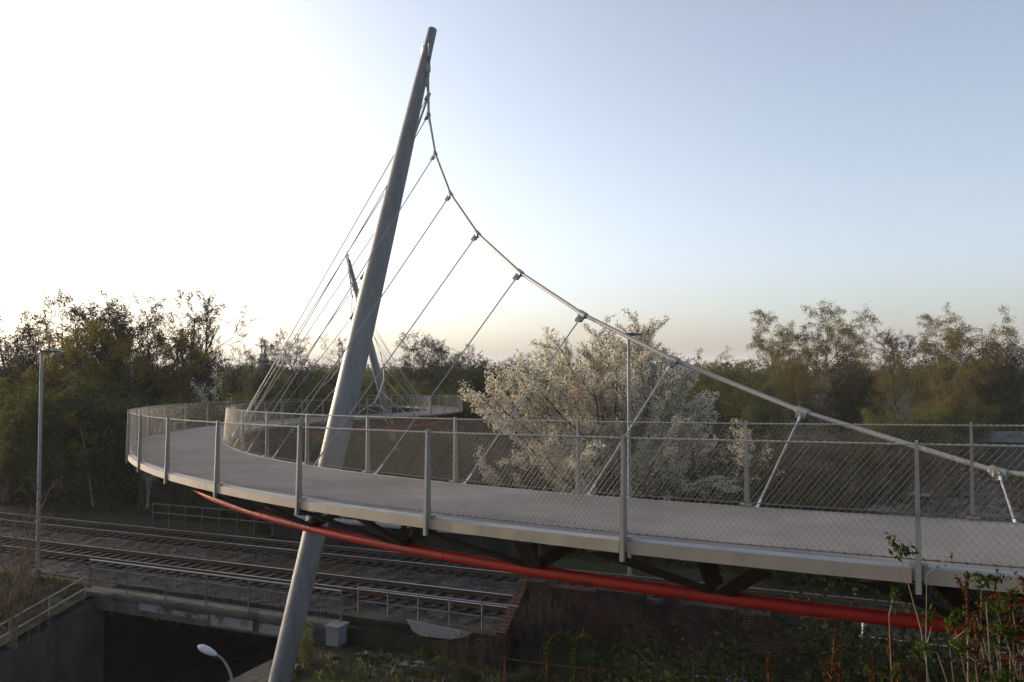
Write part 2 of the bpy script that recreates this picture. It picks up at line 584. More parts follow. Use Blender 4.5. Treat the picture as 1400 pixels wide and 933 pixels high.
for arc, L in ((0, loc1), (1, loc2)):
    zt = 13.02 + CZ - (BZ0 + BDZ * KM)
    top = V((-3.07, 30.85, 22.02)) if arc == 0 else L(KM, 7.42, zt)
    if arc == 0:
        foot = V((-7.22, 24.7, -1.45))
    else:
        foot = L(KM, 2.0, -10.0)
        foot.z = -.5
    ax = top - foot
    n = 24
    prof = [(0, .33), (.2, .36), (.38, .415), (.5, .41), (.62, .37), (.75, .32), (.88, .25), (.97, .185), (1, .175)]
    pts, rad = [], []
    for i in range(n + 1):
        t = i / n
        for (a, ra), (b, rb) in zip(prof, prof[1:]):
            if a <= t <= b:
                s_ = (t - a) / (b - a)
                s_ = s_ * s_ * (3 - 2 * s_) * .5 + s_ * .5
                rad.append(ra + (rb - ra) * s_)
                break
        pts.append(foot + ax * t)
    for t in (.16, .31, .46, .61, .76, .9):
        i = int(t * n)
        c, r = pts[i].lerp(pts[i + 1], .5), (rad[i] + rad[i + 1]) / 2
        w_ = ax.normalized() * .018
        j = next(q for q, p_ in enumerate(pts) if (p_ - foot).length > (c - foot).length)
        pts[j:j] = [c - w_ * 1.05, c - w_, c + w_, c + w_ * 1.05]
        rad[j:j] = [r, r + .006, r + .006, r]
    mb = MB()
    mb.tube(pts, rad, 28)
    mast = mb.build('mast', M['mast'], bridge, smooth=True)
    mb = MB()
    mb.tube([foot - V((0, 0, .8)), foot + V((0, 0, .12))], [.6, .55], 20)
    mb.build('mast_base', M['concrete'], bridge)
    # full cable node list, both halves
    nodes = [(k, i, z) for (k, i, z) in CLAMPS]
    HALF = [(KM - .35, 7.3, 13.0)] + [((a[0] + b[0]) / 2, (a[1] + b[1]) / 2, (a[2] + b[2]) / 2 - .03) for a, b in zip(CLAMPS[::-1], CLAMPS[-2::-1])]
    nodes += [(2 * KM - k, i, z) for (k, i, z) in HALF]
    P = [L(*q) for q in nodes]
    tng = (L(KM - 1, 7, 10) - L(KM + 1, 7, 10)).normalized()      # towards low k
    atz = 11.85 + CZ
    t_at = (atz - foot.z) / ax.z
    amid = foot + ax * t_at
    side = [amid + tng * .24, amid - tng * .24]
    lo = L(-2.6, -.1, -.12)
    hi = L(2 * KM + 2.6, -.1, -.12)
    left = [lo] + P[:9]
    right = P[9:] + [hi]
    mb = MB()
    mb.tube(left + [side[0] + V((0, 0, -.35))], .045, 10)
    mb.tube([side[1] + V((0, 0, -.35))] + right, .045, 10)
    ring = mb.build('ring_cable', M['cable'], bridge, smooth=True)
    for sd, nb in ((side[0], P[8]), (side[1], P[9])):
        d = (nb - sd).normalized()
        mb = MB()
        e = sd + V((0, 0, -.3))
        mb.tube([e + d * .75, e + d * .55, e + d * .5], [.05, .06, .045], 10)
        mb.tube([e + d * .1, e + d * .16, e + d * .42, e + d * .5], [.06, .10, .10, .055], 10)
        for w in (-1, 1):
            mb.bar(e + d * .15 + V((.07 * w, 0, 0)), e - d * .28 + V((.07 * w, 0, 0)), .035, .11)
        mb.bar(e - d * .28 + V((-.13, 0, 0)), e - d * .28 + V((.13, 0, 0)), .08, .08)
        # gusset plate welded on the mast
        mb.bar(e - d * .75, e - d * .15, .04, .30, up=(sd - amid))
        mb.build('cable_head', M['steel'], mast, smooth=True)
    for i, (nd, p) in enumerate(zip(nodes, P)):
        k, ins, z = nd
        seq = left[1:] + right[:-1]
        j = i
        nx = seq[min(j + 1, len(seq) - 1)] if j != 8 else seq[8]
        pv = seq[max(j - 1, 0)] if j != 9 else seq[9]
        cd = (nx - pv).normalized()
        kb = k - .03 if i < 9 else min(9 + (i - 9), 17.6)
        b = L(kb, .20, -.16)
        hd = (b - p).normalized()
        mb = MB()
        mb.tube([p - cd * .13, p - cd * .11, p + cd * .11, p + cd * .13], [.05, .075, .075, .05], 10)
        mb.bar(p + hd * .0 - cd * .0, p + hd * .24, .06, .17, up=cd)
        for w in (-1, 1):
            mb.tube([p + cd * .07 * w - hd.cross(cd) * .085, p + cd * .07 * w + hd.cross(cd) * .085], .022, 6)
        mb.tube([p + hd * .17 - hd.cross(cd).normalized() * .06, p + hd * .17 + hd.cross(cd).normalized() * .06], .03, 8)
        mb.build('cable_clamp', M['steel'], ring)
        mb = MB()
        mb.tube([p + hd * .2, b], .0165 if i < 9 else .018, 6)
        hg = mb.build('hanger', M['cable'], bridge, smooth=True)
        mb = MB()
        ln = min(.35, (b - p).length * .3)
        mb.tube([p + hd * .2, p + hd * (.2 + ln * .6)], [.026, .019], 8)
        mb.build('upper_socket', M['socket'], hg, smooth=True)
        mb = MB()
        mb.tube([b, b - hd * ln * .35, b - hd * ln * .4, b - hd * ln], [.026, .026, .02, .018], 8)
        mb.build('end_socket', M['socket'], hg, smooth=True)
        mb = MB()
        mb.bar(b - hd * .05, L(kb, -.02, -.24), .03, .16)
        mb.build('hanger_lug', M['steel'], hg)
# ------------------------------------------------------------------ terrain
RL, RR = -29.0, -17.6           # road cutting (u)
RV0, RV1 = -60.0, 62.0


def sm(a, b, x):
    t = min(1, max(0, (x - a) / (b - a)))
    return t * t * (3 - 2 * t)


_rn = random.Random(3)
_ph = [(_rn.uniform(.15, .9), _rn.uniform(0, 6.28), _rn.uniform(0, 6.28), _rn.uniform(0, 6.28)) for _ in range(7)]


def bumps(x, y):
    return sum(math.sin(x * f * math.cos(a) + y * f * math.sin(a) + p) / (1 + 2 * f) for f, a, p, _ in _ph) * .07


def gh(x, y):
    u, v = touv(x, y)
    z = bumps(x, y)
    if v >= 24.9:
        z = z * sm(36, 40, v) * (1 - .85 * sm(40, 46, v)) - .32 + .32 * sm(35, 37.5, v)
        return z + .25 * math.sin(x * .011) * sm(60, 200, v)
    if u < RL + .2:
        base = -.25 - (25 - v) * .24
        return max(base, -5.2 + .0 * v) + z * .5
    base = -.85 + .8 * z
    d1 = max(0, y - .9)
    if x < -7:
        d1 = math.hypot(d1, x + 7)
    if x > 9:
        d2 = 0 if x > 13 else 13 - x
        d2 = max(d2, 0) if y < 7 else math.hypot(d2, y - 7)
        d1 = min(d1, d2)
    hp = 7.28 - .66 * d1
    return max(base, hp + z * .7)


us = sorted(set([-2500, -1400, -800, -450, -280, -180, -130] + list(np.arange(-100, -30, 4)) + [RL] + list(np.arange(-28, RR, 2.85)) +
                [RR] + list(np.arange(-16.6, 24, .8)) + list(np.arange(24, 60, 3)) + [70, 90, 130, 200, 300, 500, 900, 1600, 2600]))
vs = sorted(set([-400, -150, RV0, -40, -25] + list(np.arange(-16, 24.6, .8)) + [24.88, 24.92] + list(np.arange(26, 40, 1.2)) + list(np.arange(40, RV1, 3)) +
                [RV1] + list(np.arange(65, 130, 6)) + [150, 190, 250, 350, 500, 800, 1300, 2000, 3200]))
mb = MB()
idx = {}
for i, u in enumerate(us):
    for j, v in enumerate(vs):
        p = uv(u, v)
        z = gh(p.x, p.y)
        if RL <= u <= RR and v < 24.9 and not (RL < u < RR):
            q = uv(u + (-.4 if u == RL else .4), v)
            z = gh(q.x, q.y)
        idx[i, j] = len(mb.v)
        mb.v.append((p.x, p.y, z))
for i in range(len(us) - 1):
    for j in range(len(vs) - 1):
        if us[i] >= RL and us[i + 1] <= RR and vs[j] >= RV0 and vs[j + 1] <= RV1:
            continue
        mb.f.append((idx[i, j], idx[i + 1, j], idx[i + 1, j + 1], idx[i, j + 1]))
        mb.m.append(0)
g = mb.build('ground', M['ground'], smooth=True)
tag(g, kind='structure')

RZ = -5.2
mb = MB()
for v0, v1 in zip(frange(RV0, RV1, 4), frange(RV0, RV1, 4)[1:]):
    mb.face([uv(RL, v0, RZ), uv(RR, v0, RZ), uv(RR, v1, RZ), uv(RL, v1, RZ)])
tag(mb.build('road', M['asphalt']), kind='structure')
mb = MB()
for a, b in ((RL + .02, RL + 1.8), (RR - 1.8, RR - .02)):
    mb.hexa([uv(a, RV0, RZ), uv(b, RV0, RZ), uv(b, RV1, RZ), uv(a, RV1, RZ), uv(a, RV0, RZ + .13), uv(b, RV0, RZ + .13), uv(b, RV1, RZ + .13), uv(a, RV1, RZ + .13)])
tag(mb.build('pavement', M['concrete_dark']), kind='structure')


def uvbox(mb, u0, u1, v0, v1, z0, z1, mi=0):
    mb.hexa([uv(u0, v0, z0), uv(u1, v0, z0), uv(u1, v1, z0), uv(u0, v1, z0),
             uv(u0, v0, z1), uv(u1, v0, z1), uv(u1, v1, z1), uv(u0, v1, z1)], mi)


# ------------------------------------------------------------------ railway
VN, VF = 28.6, 33.3
U0, U1 = -150, 75
rb = random.Random(11)
mb = MB()
ul = list(np.arange(-70, 40, .45)) + [60, 75]
ul = [U0, -120, -95, -80] + ul
vl = [26.0, 26.5, 26.9, 27.3, 27.7, 28.1, 28.6, 29.1, 29.5, 29.9, 30.3, 30.7, 31.1, 31.5, 31.9, 32.3, 32.8, 33.3, 33.8, 34.2, 34.6, 35.0, 35.4, 35.9, 36.4]


def bz(v):
    z = -.3
    for c in (VN, VF):
        z = max(z, -.07 - max(0, abs(v - c) - 1.35) * .42)
    return z


ix = {}
for i, u in enumerate(ul):
    for j, v in enumerate(vl):
        p = uv(u + rb.uniform(-.1, .1), v, bz(v) + rb.uniform(-.035, .035))
        ix[i, j] = len(mb.v)
        mb.v.append(tuple(p))
for i in range(len(ul) - 1):
    for j in range(len(vl) - 1):
        mb.f.append((ix[i, j], ix[i + 1, j], ix[i + 1, j + 1], ix[i, j + 1]))
        mb.m.append(0)
tag(mb.build('ballast', M['ballast']), kind='structure')
# loose stones on the ballast and on the bank
mb = MB()
for _ in range(7500):
    u, v = rb.uniform(-48, 22), rb.uniform(26.2, 36.3)
    if min(abs(v - VN), abs(v - VF)) < 1.25 and rb.random() < .6:
        continue
    c = uv(u, v, bz(v) + .02)
    r = rb.uniform(.035, .085)
    q = [c + V((rb.uniform(-1, 1), rb.uniform(-1, 1), rb.uniform(-.5, .9))).normalized() * r for _ in range(4)]
    mb.face([q[0], q[1], q[2]])
    mb.face([q[0], q[2], q[3]])
    mb.face([q[0], q[3], q[1]])
    mb.face([q[1], q[3], q[2]])
tag(mb.build('loose_ballast_stones', M['ballast']), 'grey loose ballast stones lying along the tracks', 'stones', kind='stuff')

for c, lab in ((VN, 'nearer railway track with polished rails, running just behind the bridge railings'),
               (VF, 'farther railway track with polished rails, running along the concrete parapet')):
    t = empty('railway_track', uv(-10, c, 0))
    tag(t, lab, 'railway track', 'railway tracks below the footbridge')
    t0 = t.location.copy()

    def L_(p):
        return p - t0
    for sgn in (-1, 1):
        vv = c + sgn * .7525
        mb = MB()
        for (hw, z0, z1, mi) in ((.075, 0, .02, 0), (.01, .02, .11, 0), (.036, .11, .148, 0)):
            a = [(hw, z0), (hw, z1)]
            mb.hexa([L_(uv(U0, vv - hw, z0)), L_(uv(U1, vv - hw, z0)), L_(uv(U1, vv + hw, z0)), L_(uv(U0, vv + hw, z0)),
                     L_(uv(U0, vv - hw, z1)), L_(uv(U1, vv - hw, z1)), L_(uv(U1, vv + hw, z1)), L_(uv(U0, vv + hw, z1))])
        r = mb.build('rail', M['rail_rust'], t)
        mb = MB()
        mb.hexa([L_(uv(U0, vv - .034, .149)), L_(uv(U1, vv - .034, .149)), L_(uv(U1, vv + .034, .149)), L_(uv(U0, vv + .034, .149)),
                 L_(uv(U0, vv - .028, .158)), L_(uv(U1, vv - .028, .158)), L_(uv(U1, vv + .028, .158)), L_(uv(U0, vv + .028, .158))])
        mb.build('running_surface', M['rail_head'], r)
    n = 0
    base = None
    for i in range(95):
        u = -40 + i * .62
        if base is None:
            mb = MB()
            a, b = V((-SU, -CU, 0)) * 0, None
            mb.box(-.125, .125, -1.25, 1.25, -.14, -.005)
            base = mb.build('sleeper', M['sleeper'], t)
            o = base
        else:
            o = base.copy()
            COL.objects.link(o)
        o.location = L_(uv(u, c + rb.uniform(-.03, .03), rb.uniform(-.01, .0)))
        o.rotation_euler = (0, 0, RAILROT + rb.uniform(-.01, .01))
    mb = MB()
    for i in list(range(-70, 0)) + list(range(95, 130)):
        u = -40 + i * .62
        uvp = [L_(uv(u + a, c + b, z)) for z in (-.14, -.005) for (a, b) in ((-.125, -1.25), (.125, -1.25), (.125, 1.25), (-.125, 1.25))]
        mb.hexa(uvp)
    s = mb.build('far_sleepers', M['sleeper'], t)
    s['kind'] = 'stuff'

# ------------------------------------------------------------------ railway underbridge
B = empty('rail_underpass', uv((RL + RR) / 2, 25, -5.2))
tag(B, 'dark concrete railway underpass with stained edge beam over the sunken road', 'underpass')
b0 = B.location.copy()


class Rel(MB):
    def __init__(s, org):
        super().__init__()
        s.org = org

    def build(s, *a, **k):
        s.v = [(p[0] - s.org.x, p[1] - s.org.y, p[2] - s.org.z) for p in s.v]
        return super().build(*a, **k)


mb = Rel(b0)
uvbox(mb, RL - .7, RR + .5, 24.75, 25.25, -1.02, -.42)
mb.build('edge_beam', M['concrete'], B, bevel=.02)
mb = Rel(b0)
uvbox(mb, RL - .7, RR + .5, 24.6, 25.3, -.415, -.27)
mb.build('coping', M['concrete'], B, bevel=.015)
# repaired lighter patches on the beam face
mb = Rel(b0)
rp = random.Random(5)
u = RL + 2.5
while u < RR - 1:
    w = rp.uniform(.3, 2.2)
    z0 = rp.uniform(-.95, -.7)
    mb = Rel(b0)
    uvbox(mb, u, u + w, 24.742, 24.76, z0, rp.uniform(-.62, -.44))
    mb.build('repair_patch', M['concrete_patch'], B)
    u += w + rp.choice((.15, .3, .9, 1.6))
mb = Rel(b0)
uvbox(mb, RL - .7, RR + .5, 25.26, 36.8, -1.0, -.5)
for i in range(9):
    a = RL + .9 + i * 1.22
    uvbox(mb, a, a + .3, 25.3, 36.8, -1.35, -1.0)
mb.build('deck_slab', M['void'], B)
mb = Rel(b0)
uvbox(mb, RL - .6, RL + .02, 25.95, 36.9, -5.2, -1.003)
uvbox(mb, RL - 1.4, RL - .602, 25.1, 27, -5.2, -1.1)
mb.build('abutment_wall', M['void'], B)
mb = Rel(b0)
uvbox(mb, RR - .02, RR + .6, 25.3, 36.9, -5.2, -1.003)
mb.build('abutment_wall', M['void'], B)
mb = Rel(b0)
for u in frange(RL + .8, RR - .8, 1.22):
    uvbox(mb, u, u + .16, 24.78, 24.9, -1.16, -1.02)
mb.build('bearing_row', M['void'], B)
# square end pillar, pale top
t = empty('concrete_pillar', uv(-17.0, 24.7, -1))
tag(t, 'short square pale concrete pillar at the right end of the underpass beam', 'pillar')
mb = MB()
mb.box(-.27, .27, -.3, .3, -1.2, .74)
mb.box(-.31, .31, -.34, .34, .742, .84)
o = mb.build('shaft', M['concrete_pale'], t, bevel=.02)
t.rotation_euler = (0, 0, RAILROT)

# left wing wall with its sloping coping and stair railing
w0 = uv(RL, 25, -5.2)


def wtop(v):
    return -.62 - (24.7 - v) * .25


t = empty('wing_wall', w0)
tag(t, 'bare concrete wing wall with sloping top beside the sunken road', 'retaining wall')
mb = Rel(w0)
vv = frange(6, 25.26, 1.0)
for a, b in zip(vv, vv[1:]):
    mb.hexa([uv(RL - .5, a, RZ - .2), uv(RL, a, RZ - .2), uv(RL, b, RZ - .2), uv(RL - .5, b, RZ - .2),
             uv(RL - .5, a, wtop(a) - .2), uv(RL, a, wtop(a) - .2), uv(RL, b, wtop(b) - .2), uv(RL - .5, b, wtop(b) - .2)])
mb.build('wall', M['concrete'], t)
mb = Rel(w0)
mb.hexa([uv(RL - .6, 6, wtop(6) - .19), uv(RL + .12, 6, wtop(6) - .19), uv(RL + .12, 24.7, wtop(24.7) - .19), uv(RL - .6, 24.7, wtop(24.7) - .19),
         uv(RL - .6, 6, wtop(6)), uv(RL + .12, 6, wtop(6)), uv(RL + .12, 24.7, wtop(24.7)), uv(RL - .6, 24.7, wtop(24.7))])
mb.build('coping', M['concrete'], t)
t = empty('stair_railing', uv(RL - .25, 24.5, -.6))
tag(t, 'two-bar pale metal railing sloping down on the left wing wall', 'railing')
mb = Rel(t.location)
pv = frange(8.3, 24.5, 1.62)
for v in pv:
    mb = Rel(t.location)
    p = uv(RL - .25, v, wtop(v))
    mb.tube([p, p + V((0, 0, .98))], .032, 8)
    mb.bar(p + V((-.1, 0, .01)), p + V((.1, 0, .01)), .2, .025)
    mb.build('post', M['galv'], t)
for h in (1.0, .52):
    mb = Rel(t.location)
    mb.tube([uv(RL - .25, v, wtop(v) + h) for v in (8.0, 24.6)], .035, 8)
    mb.build('rail_bar', M['galv'], t, smooth=True)

# right road wall
t = empty('road_wall', uv(RR, 20, -5.2))
tag(t, 'low concrete wall edge right of the road, in front of the mast foot', 'retaining wall')
mb = Rel(t.location)
uvbox(mb, RR, RR + .45, 4, 24.6, RZ - .2, -.85)
mb.build('wall', M['concrete_dark'], t)
mb = Rel(t.location)
uvbox(mb, RR - .1, RR + 1.1, 4, 22.0, -.845, -.62)
mb.build('coping', M['concrete'], t, bevel=.03)

# panel railing on the underpass beam
t = empty('panel_railing', uv(RL, 25, -.27))
tag(t, 'grey barred panel railing standing on the underpass beam', 'railing')
o0 = t.location
pu = frange(RL - .5, RR + .6, 2.0)
for u in pu:
    mb = Rel(o0)
    uvbox(mb, u - .025, u + .025, 24.92, 24.97, -.268, .92)
    mb.build('post', M['galv_dull'], t)
for z, r in ((.93, .036), (-.12, .018), (.60, .016)):
    mb = Rel(o0)
    mb.tube([uv(RL - .5, 24.945, z), uv(RR + .6, 24.945, z)], r, 8)
    mb.build('rail_bar', M['galv'] if z > .9 else M['galv_dull'], t, smooth=True)
for a, b in zip(pu, pu[1:]):
    mb = Rel(o0)
    u = a + .1
    while u < b - .05:
        uvbox(mb, u - .008, u + .008, 24.935, 24.955, -.12, .60)
        u += .11
    mb.build('bar_panel', M['galv_dull'], t)

# concrete retaining wall to the right of the pillar, tube railing on top
t = empty('stained_wall', uv(-12, 25.4, -1.2))
tag(t, 'stained concrete retaining wall below the railing, right of the pale pillar', 'retaining wall')
mb = Rel(t.location)
uvbox(mb, RR + .5, -10.2, 25.2, 25.7, -1.4, -.12)
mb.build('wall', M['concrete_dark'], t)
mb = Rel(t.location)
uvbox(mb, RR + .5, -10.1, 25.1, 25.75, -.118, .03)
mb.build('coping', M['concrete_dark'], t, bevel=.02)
mb = MB()
# leaning pale slab in front of the wall
pr = [(-1.25, .15), (1.25, .0), (1.1, -.14), (.5, -.3), (-.65, -.32), (-.95, -.2)]
n = len(pr)
base = [(x, -.03, z) for x, z in pr] + [(x, .05, z) for x, z in pr]
mb.v += base
mb.f += [tuple(range(n)), tuple(range(n, 2 * n))[::-1]] + [(j, n + j, n + (j + 1) % n, (j + 1) % n) for j in range(n)]
mb.m += [0] * (n + 2)
o = mb.build('concrete_slab', M['concrete_pale'])
o.location = uv(-13.1, 25.02, .05)
o.rotation_euler = (math.radians(-12), 0, RAILROT)
tag(o, 'broken pale slab leaning on the stained wall below the railing', 'slab')
t = empty('tube_railing', uv(-17, 25.5, .03))
tag(t, 'thin two-bar tube railing along the near track, right of the panel railing', 'railing')
for i, u in enumerate(frange(RR + 1.0, -10.4, 1.22)):
    mb = Rel(t.location)
    mb.tube([uv(u, 25.45, .03), uv(u, 25.45, .98)], .026, 6)
    mb.build('post', M['galv_dull'], t)
for z in (.98, .5):
    mb = Rel(t.location)
    mb.tube([uv(RR + .95, 25.45, z), uv(-10.3, 25.45, z)], .024, 6)
    mb.build('rail_bar', M['galv'] if z > .9 else M['galv_dull'], t, smooth=True)

# far side: two-bar fence and the concrete parapet with a pale coping
t = empty('trackside_fence', uv(-38, 36.2, 0))
tag(t, 'thin two-bar fence beyond the far track, in front of the left wood', 'railing')
fu = frange(-37.6, -29.0, 1.22)
for u in fu:
    mb = Rel(t.location)
    mb.tube([uv(u, 36.0, -.2), uv(u, 36.0, 1.05)], .026, 6)
    mb.build('post', M['galv_dull'], t)
for z in (1.05, .55):
    mb = Rel(t.location)
    pts = [uv(fu[0], 36.0, z), uv(fu[-1] + (.9 if z > 1 else 0), 36.0, z)]
    if z > 1:
        pts += [uv(fu[-1] + 1.0, 36.0, z - .12), uv(fu[-1] + .3, 36.0, z - .5)]
    mb.tube(pts, .026, 6)
    mb.build('rail_bar', M['galv_dull'], t, smooth=True)
t = empty('parapet_wall', uv(-22, 36.5, -.3))
tag(t, 'low concrete parapet with pale coping beyond the far track', 'parapet')
mb = Rel(t.location)
uvbox(mb, -30.0, -14.0, 36.3, 36.6, -1.0, .80)
uvbox(mb, -30.25, -29.95, 36.15, 36.75, -1.0, .84)
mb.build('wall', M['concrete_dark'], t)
mb = Rel(t.location)
uvbox(mb, -29.6, -13.95, 36.15, 36.75, .80, .93)
a = [uv(-30.4, 36.1, 1.12), uv(-29.55, 36.1, .86), uv(-29.55, 36.8, .86), uv(-30.4, 36.8, 1.12)]
mb.hexa(a + [p + V((0, 0, .16)) for p in a])
mb.build('coping', M['concrete_pale'], t, bevel=.015)

# ------------------------------------------------------------------ brick wall ruin
def local(name, u, v, z, label, cat):
    t = empty(name, uv(u, v, z), RAILROT)
    tag(t, label, cat)
    return t


t = local('brick_wall', -10.3, 26.4, -1.2, 'old dark brick wall with ragged top below the red tube', 'brick wall')
rw = random.Random(21)
mb = MB()
x = 0.0
while x < 10.4:
    w = rw.uniform(.5, 1.1)
    tp = 2.75 + rw.choice((-.17, -.085, 0, 0, .085))
    if x < .4:
        tp = 2.85
    mb.box(x, min(x + w, 10.4), -.22, .22, 0, tp)
    x += w
mb.build('wall', M['brick'], t)
mb = MB()
mb.box(8.75, 9.75, -.34, -.222, 0, 2.7)
mb.build('pier', M['brick'], t)
mb = MB()
mb.hexa([(-.36, -2.0, 0), (-.02, -2.0, 0), (-.02, .22, 0), (-.36, .22, 0), (-.36, -2.0, 1.6), (-.02, -2.0, 1.6), (-.02, .22, 2.86), (-.36, .22, 2.86)])
mb.build('return_wall', M['brick'], t)
t = local('dark_brick_wall', 1.2, 25.6, -1.2, 'darker brick wall to the right of the brick pier, under the red tube', 'brick wall')
mb = MB()
x = 0
while x < 14:
    w = rw.uniform(.6, 1.2)
    mb.box(x, x + w, -.2, .2, 0, 2.1 + rw.choice((-.17, -.085, 0, .085)))
    x += w
mb.build('wall', M['brick'], t)

# ------------------------------------------------------------------ street furniture
def tall_lamp(loc, h, label, arm, rz, dark=True):
    t = empty('street_lamp', loc, rz)
    tag(t, label, 'street lamp', 'tall slim street lamps by the tracks')
    mb = MB()
    mb.tube([(0, 0, -.3), (0, 0, h)], [.085, .062], 12)
    mb.build('pole', M['galv'], t, smooth=True)
    mb = MB()
    mb.tube([(0, 0, 0), (0, 0, .22)], .14, 12)
    mb.build('foot', M['galv_dull'], t)
    mb = MB()
    a, b = arm
    prof = [(a, .10, .03), (a + .1 * (b - a), .19, .07), (a + .5 * (b - a), .2, .1), (b - .1 * (b - a), .16, .06), (b, .08, .03)]
    n0 = len(mb.v)
    for (x, hw, th) in prof:
        mb.v += [(x, -hw, h + .02), (x, hw, h + .02), (x, hw * .8, h + .02 + th), (x, -hw * .8, h + .02 + th)]
    for i in range(len(prof) - 1):
        for j in range(4):
            q = n0 + i * 4
            mb.f.append((q + j, q + (j + 1) % 4, q + 4 + (j + 1) % 4, q + 4 + j))
            mb.m.append(0)
    mb.f += [(n0 + 3, n0 + 2, n0 + 1, n0), tuple(n0 + len(prof) * 4 - 4 + j for j in range(4))]
    mb.m += [0, 0]
    hd = mb.build('lamp_head', M['lamp_dark'], t, bevel=.01)
    mb = MB()
    mb.box(a + .2 * (b - a), b - .15 * (b - a), -.13, .13, h - .004, h + .018)
    mb.build('lamp_glass', M['galv'], hd)
    return t


p = V((px(57, 36), 36, -.1))
tall_lamp(p, 9.75, 'tall lamp post with short dark arm at the far left, in front of the wood', (-.12, 1.0), 0.0)
p = V((px(859.5, 35.6), 35.6, -.2))
tall_lamp(p, 10.6, 'tall lamp post with flat dark head rising in front of the white cherry tree', (-.35, .62), -.3)

t = empty('road_lamp', (px(325, 26), 25.9, RZ))
tag(t, 'curved road lamp with pale head glowing white below the underpass', 'street lamp')
t['label'] = 'curved road lamp with white head beside the dark underpass'
mb = MB()
hx = px(291, 25.6) - t.location.x
H0 = 5.25
pts = [(0.05, 0, 0), (0.05, 0, 2.6), (0.02, 0, 3.9)]
for i in range(1, 9):
    a = i / 8 * PI * .44
    pts.append((.02 - (1 - math.cos(a)) * -hx * 1.15, 0, 3.9 + math.sin(a) * 1.28))
mb.tube(pts, [.06] * 3 + [.048 - .002 * i for i in range(8)], 10)
mb.build('pole', M['galv'], t, smooth=True)
e = V(pts[-1])
mb = MB()
d = (V(pts[-1]) - V(pts[-2])).normalized()
prof = [(-.06, .05), (.05, .085), (.25, .12), (.45, .11), (.56, .06), (.6, .02)]
mb.tube([e + d * a for a, _ in prof], [r for _, r in prof], 14)
mb.build('lamp_head', M['lamp_pale'], t, smooth=True)

# pale leaning post and blue barrier at the bottom
o = MB()
o.tube([(0, 0, 0), (.28, 0, 2.3)], .04, 8)
o.tube([(.275, 0, 2.28), (.29, 0, 2.36)], .055, 8)
o = o.build('leaning_pole', M['galv'])
o.location = (px(1158, 17), 17, 1.35)
tag(o, 'thin pale pole leaning among the plants at the bottom right', 'pole')
t = empty('blue_barrier', (px(930, 21), 21, -.3))
tag(t, 'weathered blue pipe barrier at the bottom, below the brick pier', 'barrier')
Lb = 3.6
for (h, r) in ((1.42, .055), (1.02, .04)):
    mb = MB()
    mb.tube([(0, 0, h), (Lb, -1.1, h)], r, 8)
    mb.build('rail_bar', M['blue_paint'], t, smooth=True)
for f in (0.01, .5, .99):
    mb = MB()
    mb.tube([(Lb * f, -1.1 * f, -.6), (Lb * f, -1.1 * f, 1.42)], .04, 8)
    mb.build('post', M['blue_paint'], t)

# ------------------------------------------------------------------ yard and buildings beyond the tracks on the right
def building(name, x, Y, w, d, h, rz, label, wall, roof, nwin=6, doors=1, pitch=0):
    t = empty(name, (px(x, Y), Y, 0), rz)
    tag(t, label, 'building')
    mb = MB()
    mb.box(-w / 2, w / 2, 0, d, -.3, h)
    mb.build('wall', wall, t)
    mb = MB()
    if pitch:
        mb.hexa([(-w / 2 - .3, -.4, h + .003), (w / 2 + .3, -.4, h + .003), (w / 2 + .3, d + .4, h + .003), (-w / 2 - .3, d + .4, h + .003),
                 (-w / 2 - .3, d * .45, h + pitch), (w / 2 + .3, d * .45, h + pitch), (w / 2 + .3, d * .55, h + pitch), (-w / 2 - .3, d * .55, h + pitch)])
    else:
        mb.box(-w / 2 - .2, w / 2 + .2, -.2, d + .2, h + .003, h + .3)
    mb.build('roof', roof, t)
    for i in range(nwin):
        xx = -w / 2 + w * (i + .5) / nwin
        mb = MB()
        mb.box(xx - .7, xx + .7, -.05, .02, h * .42, h * .75)
        wv = mb.build('window', M['window_dark'], t)
        mb = MB()
        mb.box(xx - .78, xx + .78, -.09, -.052, h * .40 - .06, h * .40)
        mb.build('sill', M['galv'], wv)
    if doors:
        mb = MB()
        mb.box(-w * .5 + .4, -w * .5 + 1.5, -.06, .02, -.1, 2.1)
        mb.build('door', M['galv_dull'], t)
    return t


building('warehouse', 1128, 118, 15, 10, 4.3, -.12, 'long low pale building among bare trunks beyond the right yard', M['white_wall'], M['roof_grey'], 7)
building('shed', 1378, 70, 7, 5, 2.6, -.25, 'low grey shed at the right edge behind the bridge railing', M['concrete'], M['roof_grey'], 2, 1, .7)
building('low_building', 745, 150, 14, 8, 3.2, .1, 'pale low building far behind the white cherry tree', M['white_wall'], M['roof_grey'], 5)
building('pale_hut', 325, 92, 5, 4, 2.6, .1, 'small pale hut behind the left bend, beside the white-blossomed tree', M['concrete_pale'], M['roof_grey'], 2)
mb = MB()
for i in range(20):
    for j in range(12):
        q = []
        for (a, b) in ((i, j), (i + 1, j), (i + 1, j + 1), (i, j + 1)):
            y = 47 + b * 5
            x = y * (.30 + a * .03) + 3 * math.sin(b * 1.7)
            q.append((x, y, gh(x, y) + .14))
        mb.face(q)
yd = mb.build('gravel_yard', M['yard'])
tag(yd, kind='structure')
rj = random.Random(31)


def junk(name, x, y, mk, label, cat, rz=None):
    Y = CZ * FPX / (y - HOR)
    t = empty(name, (px(x, Y), Y, 0), rj.uniform(-.5, .5) if rz is None else rz)
    tag(t, label, cat)
    mk(t)
    return t


